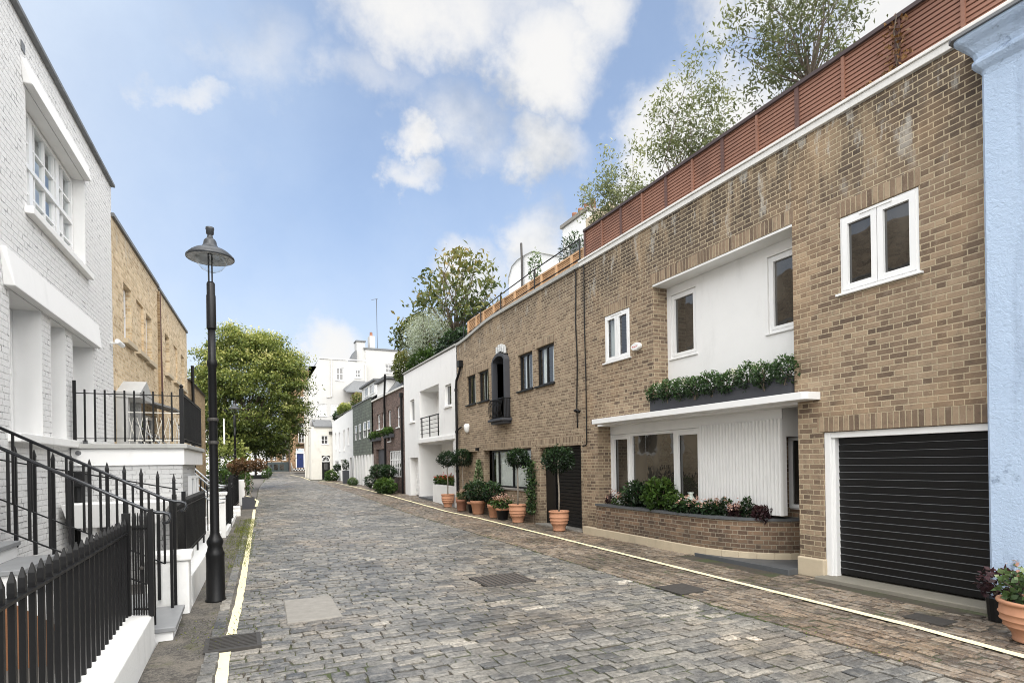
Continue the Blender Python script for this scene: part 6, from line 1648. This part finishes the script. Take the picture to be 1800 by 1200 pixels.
# ------------------------------------------------------------------ world, sun, camera
SUN_EL, SUN_AZ = math.radians(46), math.radians(184)       # clockwise from +Y
w = bpy.data.worlds.new('World'); scene.world = w; w.use_nodes = True
nt = w.node_tree; nt.nodes.clear()
class WN(NT):
    def __init__(s, t): s.t = t
W_ = WN(nt)
out = W_.n('ShaderNodeOutputWorld')
sky = W_.n('ShaderNodeTexSky', sky_type='NISHITA'); sky.sun_disc = False
sky.sun_elevation = SUN_EL; sky.sun_rotation = SUN_AZ; sky.dust_density = .6; sky.ozone_density = 2.0
bg1 = W_.n('ShaderNodeBackground'); bg1.inputs[1].default_value = 0.15
W_.l(W_.mix(1.0, sky.outputs[0], (.66, .90, 1.14), 'MULTIPLY'), bg1.inputs[0])
tc = W_.n('ShaderNodeTexCoord').outputs['Generated']
sp = W_.n('ShaderNodeSeparateXYZ'); W_.l(tc, sp.inputs[0])
az = W_.math('ARCTAN2', sp.outputs[0], sp.outputs[1]); el = W_.math('ARCSINE', sp.outputs[2])
n1 = W_.noise(tc, 3.2, 7, .62, col=True); s1 = W_.n('ShaderNodeSeparateColor'); W_.l(n1, s1.inputs[0])
n2 = W_.noise(tc, 11, 6, .6)
azw = W_.math('ADD', az, W_.math('ADD', W_.math('MULTIPLY', W_.math('SUBTRACT', s1.outputs[0], .5), .34), W_.math('MULTIPLY', W_.math('SUBTRACT', n2, .5), .10)))
elw = W_.math('ADD', el, W_.math('ADD', W_.math('MULTIPLY', W_.math('SUBTRACT', s1.outputs[1], .5), .26), W_.math('MULTIPLY', W_.math('SUBTRACT', n2, .5), .10)))
D2 = math.radians
CL = [(20, 39.5, 15, 6.5, .78), (28, 34.5, 6.5, 6.0, .95), (32.5, 38, 4.5, 6, .9), (41, 27, 6.5, 6.5, 1.25), (47, 23, 8, 8, 1.2), (-3.1, 30.6, 3.0, 1.3, .55), (15.5, 28.2, 3.2, 2.0, .75), (14.6, 25.2, 2.8, 2.0, .6),
      (27.5, 27.8, 6.0, 3.0, .75), (8.5, 10.6, 4.0, 3.8, .8), (27.5, 20.0, 5.0, 5.0, .9), (22, 16.5, 5, 4.0, .8), (48, 37, 8, 6, .75), (3, 33, 5, 3, .32), (1.5, 25, 3.5, 3, .18), (60, 30, 12, 14, .8), (12, 33, 5, 3, .4), (19.5, 30, 6, 4, .45)]
tot = None
for a, e, ra, re_, wt in CL:
    dx = W_.math('DIVIDE', W_.math('SUBTRACT', azw, D2(a)), D2(ra)); dy = W_.math('DIVIDE', W_.math('SUBTRACT', elw, D2(e)), D2(re_))
    q = W_.math('SUBTRACT', 1.25, W_.math('ADD', W_.math('MULTIPLY', dx, dx), W_.math('MULTIPLY', dy, dy)))
    q = W_.math('MULTIPLY', W_.math('MAXIMUM', q, 0.0), wt)
    tot = q if tot is None else W_.math('MAXIMUM', tot, q)
fb = W_.noise(tc, 5.5, 9, .62)
dens = W_.math('ADD', tot, W_.math('MULTIPLY', W_.math('SUBTRACT', fb, .5), 1.5))
mask = W_.math('MULTIPLY', W_.sstep(dens, .06, 1.15), .94)
# unseen bright cover added overhead and behind the lane as fill light
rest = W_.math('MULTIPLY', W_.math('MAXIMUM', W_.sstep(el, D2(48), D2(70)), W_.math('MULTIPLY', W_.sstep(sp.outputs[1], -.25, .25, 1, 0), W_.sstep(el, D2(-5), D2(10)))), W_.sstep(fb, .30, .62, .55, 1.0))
# thin veil: stronger low down and towards the west
veil = W_.math('MAXIMUM', W_.sstep(el, D2(0), D2(36), .98, .46), W_.sstep(az, D2(-20), D2(32), .97, .26))
veil = W_.math('MULTIPLY', veil, W_.sstep(s1.outputs[2], .3, .7, .82, 1.0))
bgv = W_.n('ShaderNodeBackground'); W_.l(W_.mix(W_.math('MULTIPLY', W_.sstep(el, D2(-2), D2(26)), W_.sstep(az, D2(-24), D2(6), .35, 1.0)), (.86, .925, 1.0), (.64, .785, 1.0)), bgv.inputs[0]); bgv.inputs[1].default_value = 1.03
shade = W_.sstep(W_.math('ADD', W_.math('MULTIPLY', W_.noise(tc, 4.2, 6, .6), 1.0), W_.math('MULTIPLY', mask, -.10)), .40, .66)
cc = W_.mix(shade, (1.0, .985, .96), (.55, .585, .63))
bgc = W_.n('ShaderNodeBackground'); W_.l(cc, bgc.inputs[0]); bgc.inputs[1].default_value = .98
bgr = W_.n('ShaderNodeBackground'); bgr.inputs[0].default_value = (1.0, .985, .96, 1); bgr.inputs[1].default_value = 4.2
def mixs(f, a, b):
    m = W_.n('ShaderNodeMixShader'); W_.l(f, m.inputs[0]); W_.l(a, m.inputs[1]); W_.l(b, m.inputs[2]); return m.outputs[0]
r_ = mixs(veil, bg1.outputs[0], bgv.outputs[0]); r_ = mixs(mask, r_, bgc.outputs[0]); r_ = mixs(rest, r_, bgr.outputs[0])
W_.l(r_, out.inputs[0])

sd = bpy.data.lights.new('sun', 'SUN'); sd.energy = 1.7; sd.angle = math.radians(24); sd.color = (1, .965, .92)
so = bpy.data.objects.new('sun', sd); COL.objects.link(so)
sv = V((math.sin(SUN_AZ) * math.cos(SUN_EL), math.cos(SUN_AZ) * math.cos(SUN_EL), math.sin(SUN_EL)))
so.rotation_euler = sv.to_track_quat('Z', 'Y').to_euler(); so.location = (0, -5, 20)

cd = bpy.data.cameras.new('camera'); co = bpy.data.objects.new('camera', cd); COL.objects.link(co)
cd.sensor_width = 36; cd.lens = 36 * 1010 / 1800; cd.clip_start = .05; cd.clip_end = 2000
PSI = math.atan(483 / 1010); ROLL = .0165
fwd = V((math.sin(PSI), math.cos(PSI), 0)); right = V((math.cos(PSI), -math.sin(PSI), 0)); upv = V((0, 0, 1))
xr = right * math.cos(ROLL) - upv * math.sin(ROLL); yr = right * math.sin(ROLL) + upv * math.cos(ROLL)
m = Matrix(((xr.x, yr.x, -fwd.x), (xr.y, yr.y, -fwd.y), (xr.z, yr.z, -fwd.z))).to_4x4()
m.translation = V((0, 0, 1.75)); co.matrix_world = m
cd.shift_x = -3.5 / 1800; cd.shift_y = 212 / 1800
scene.camera = co
scene.view_settings.view_transform = 'Standard'; scene.view_settings.look = 'None'; scene.view_settings.exposure = 0; scene.view_settings.gamma = 1
scene.render.engine = 'CYCLES'
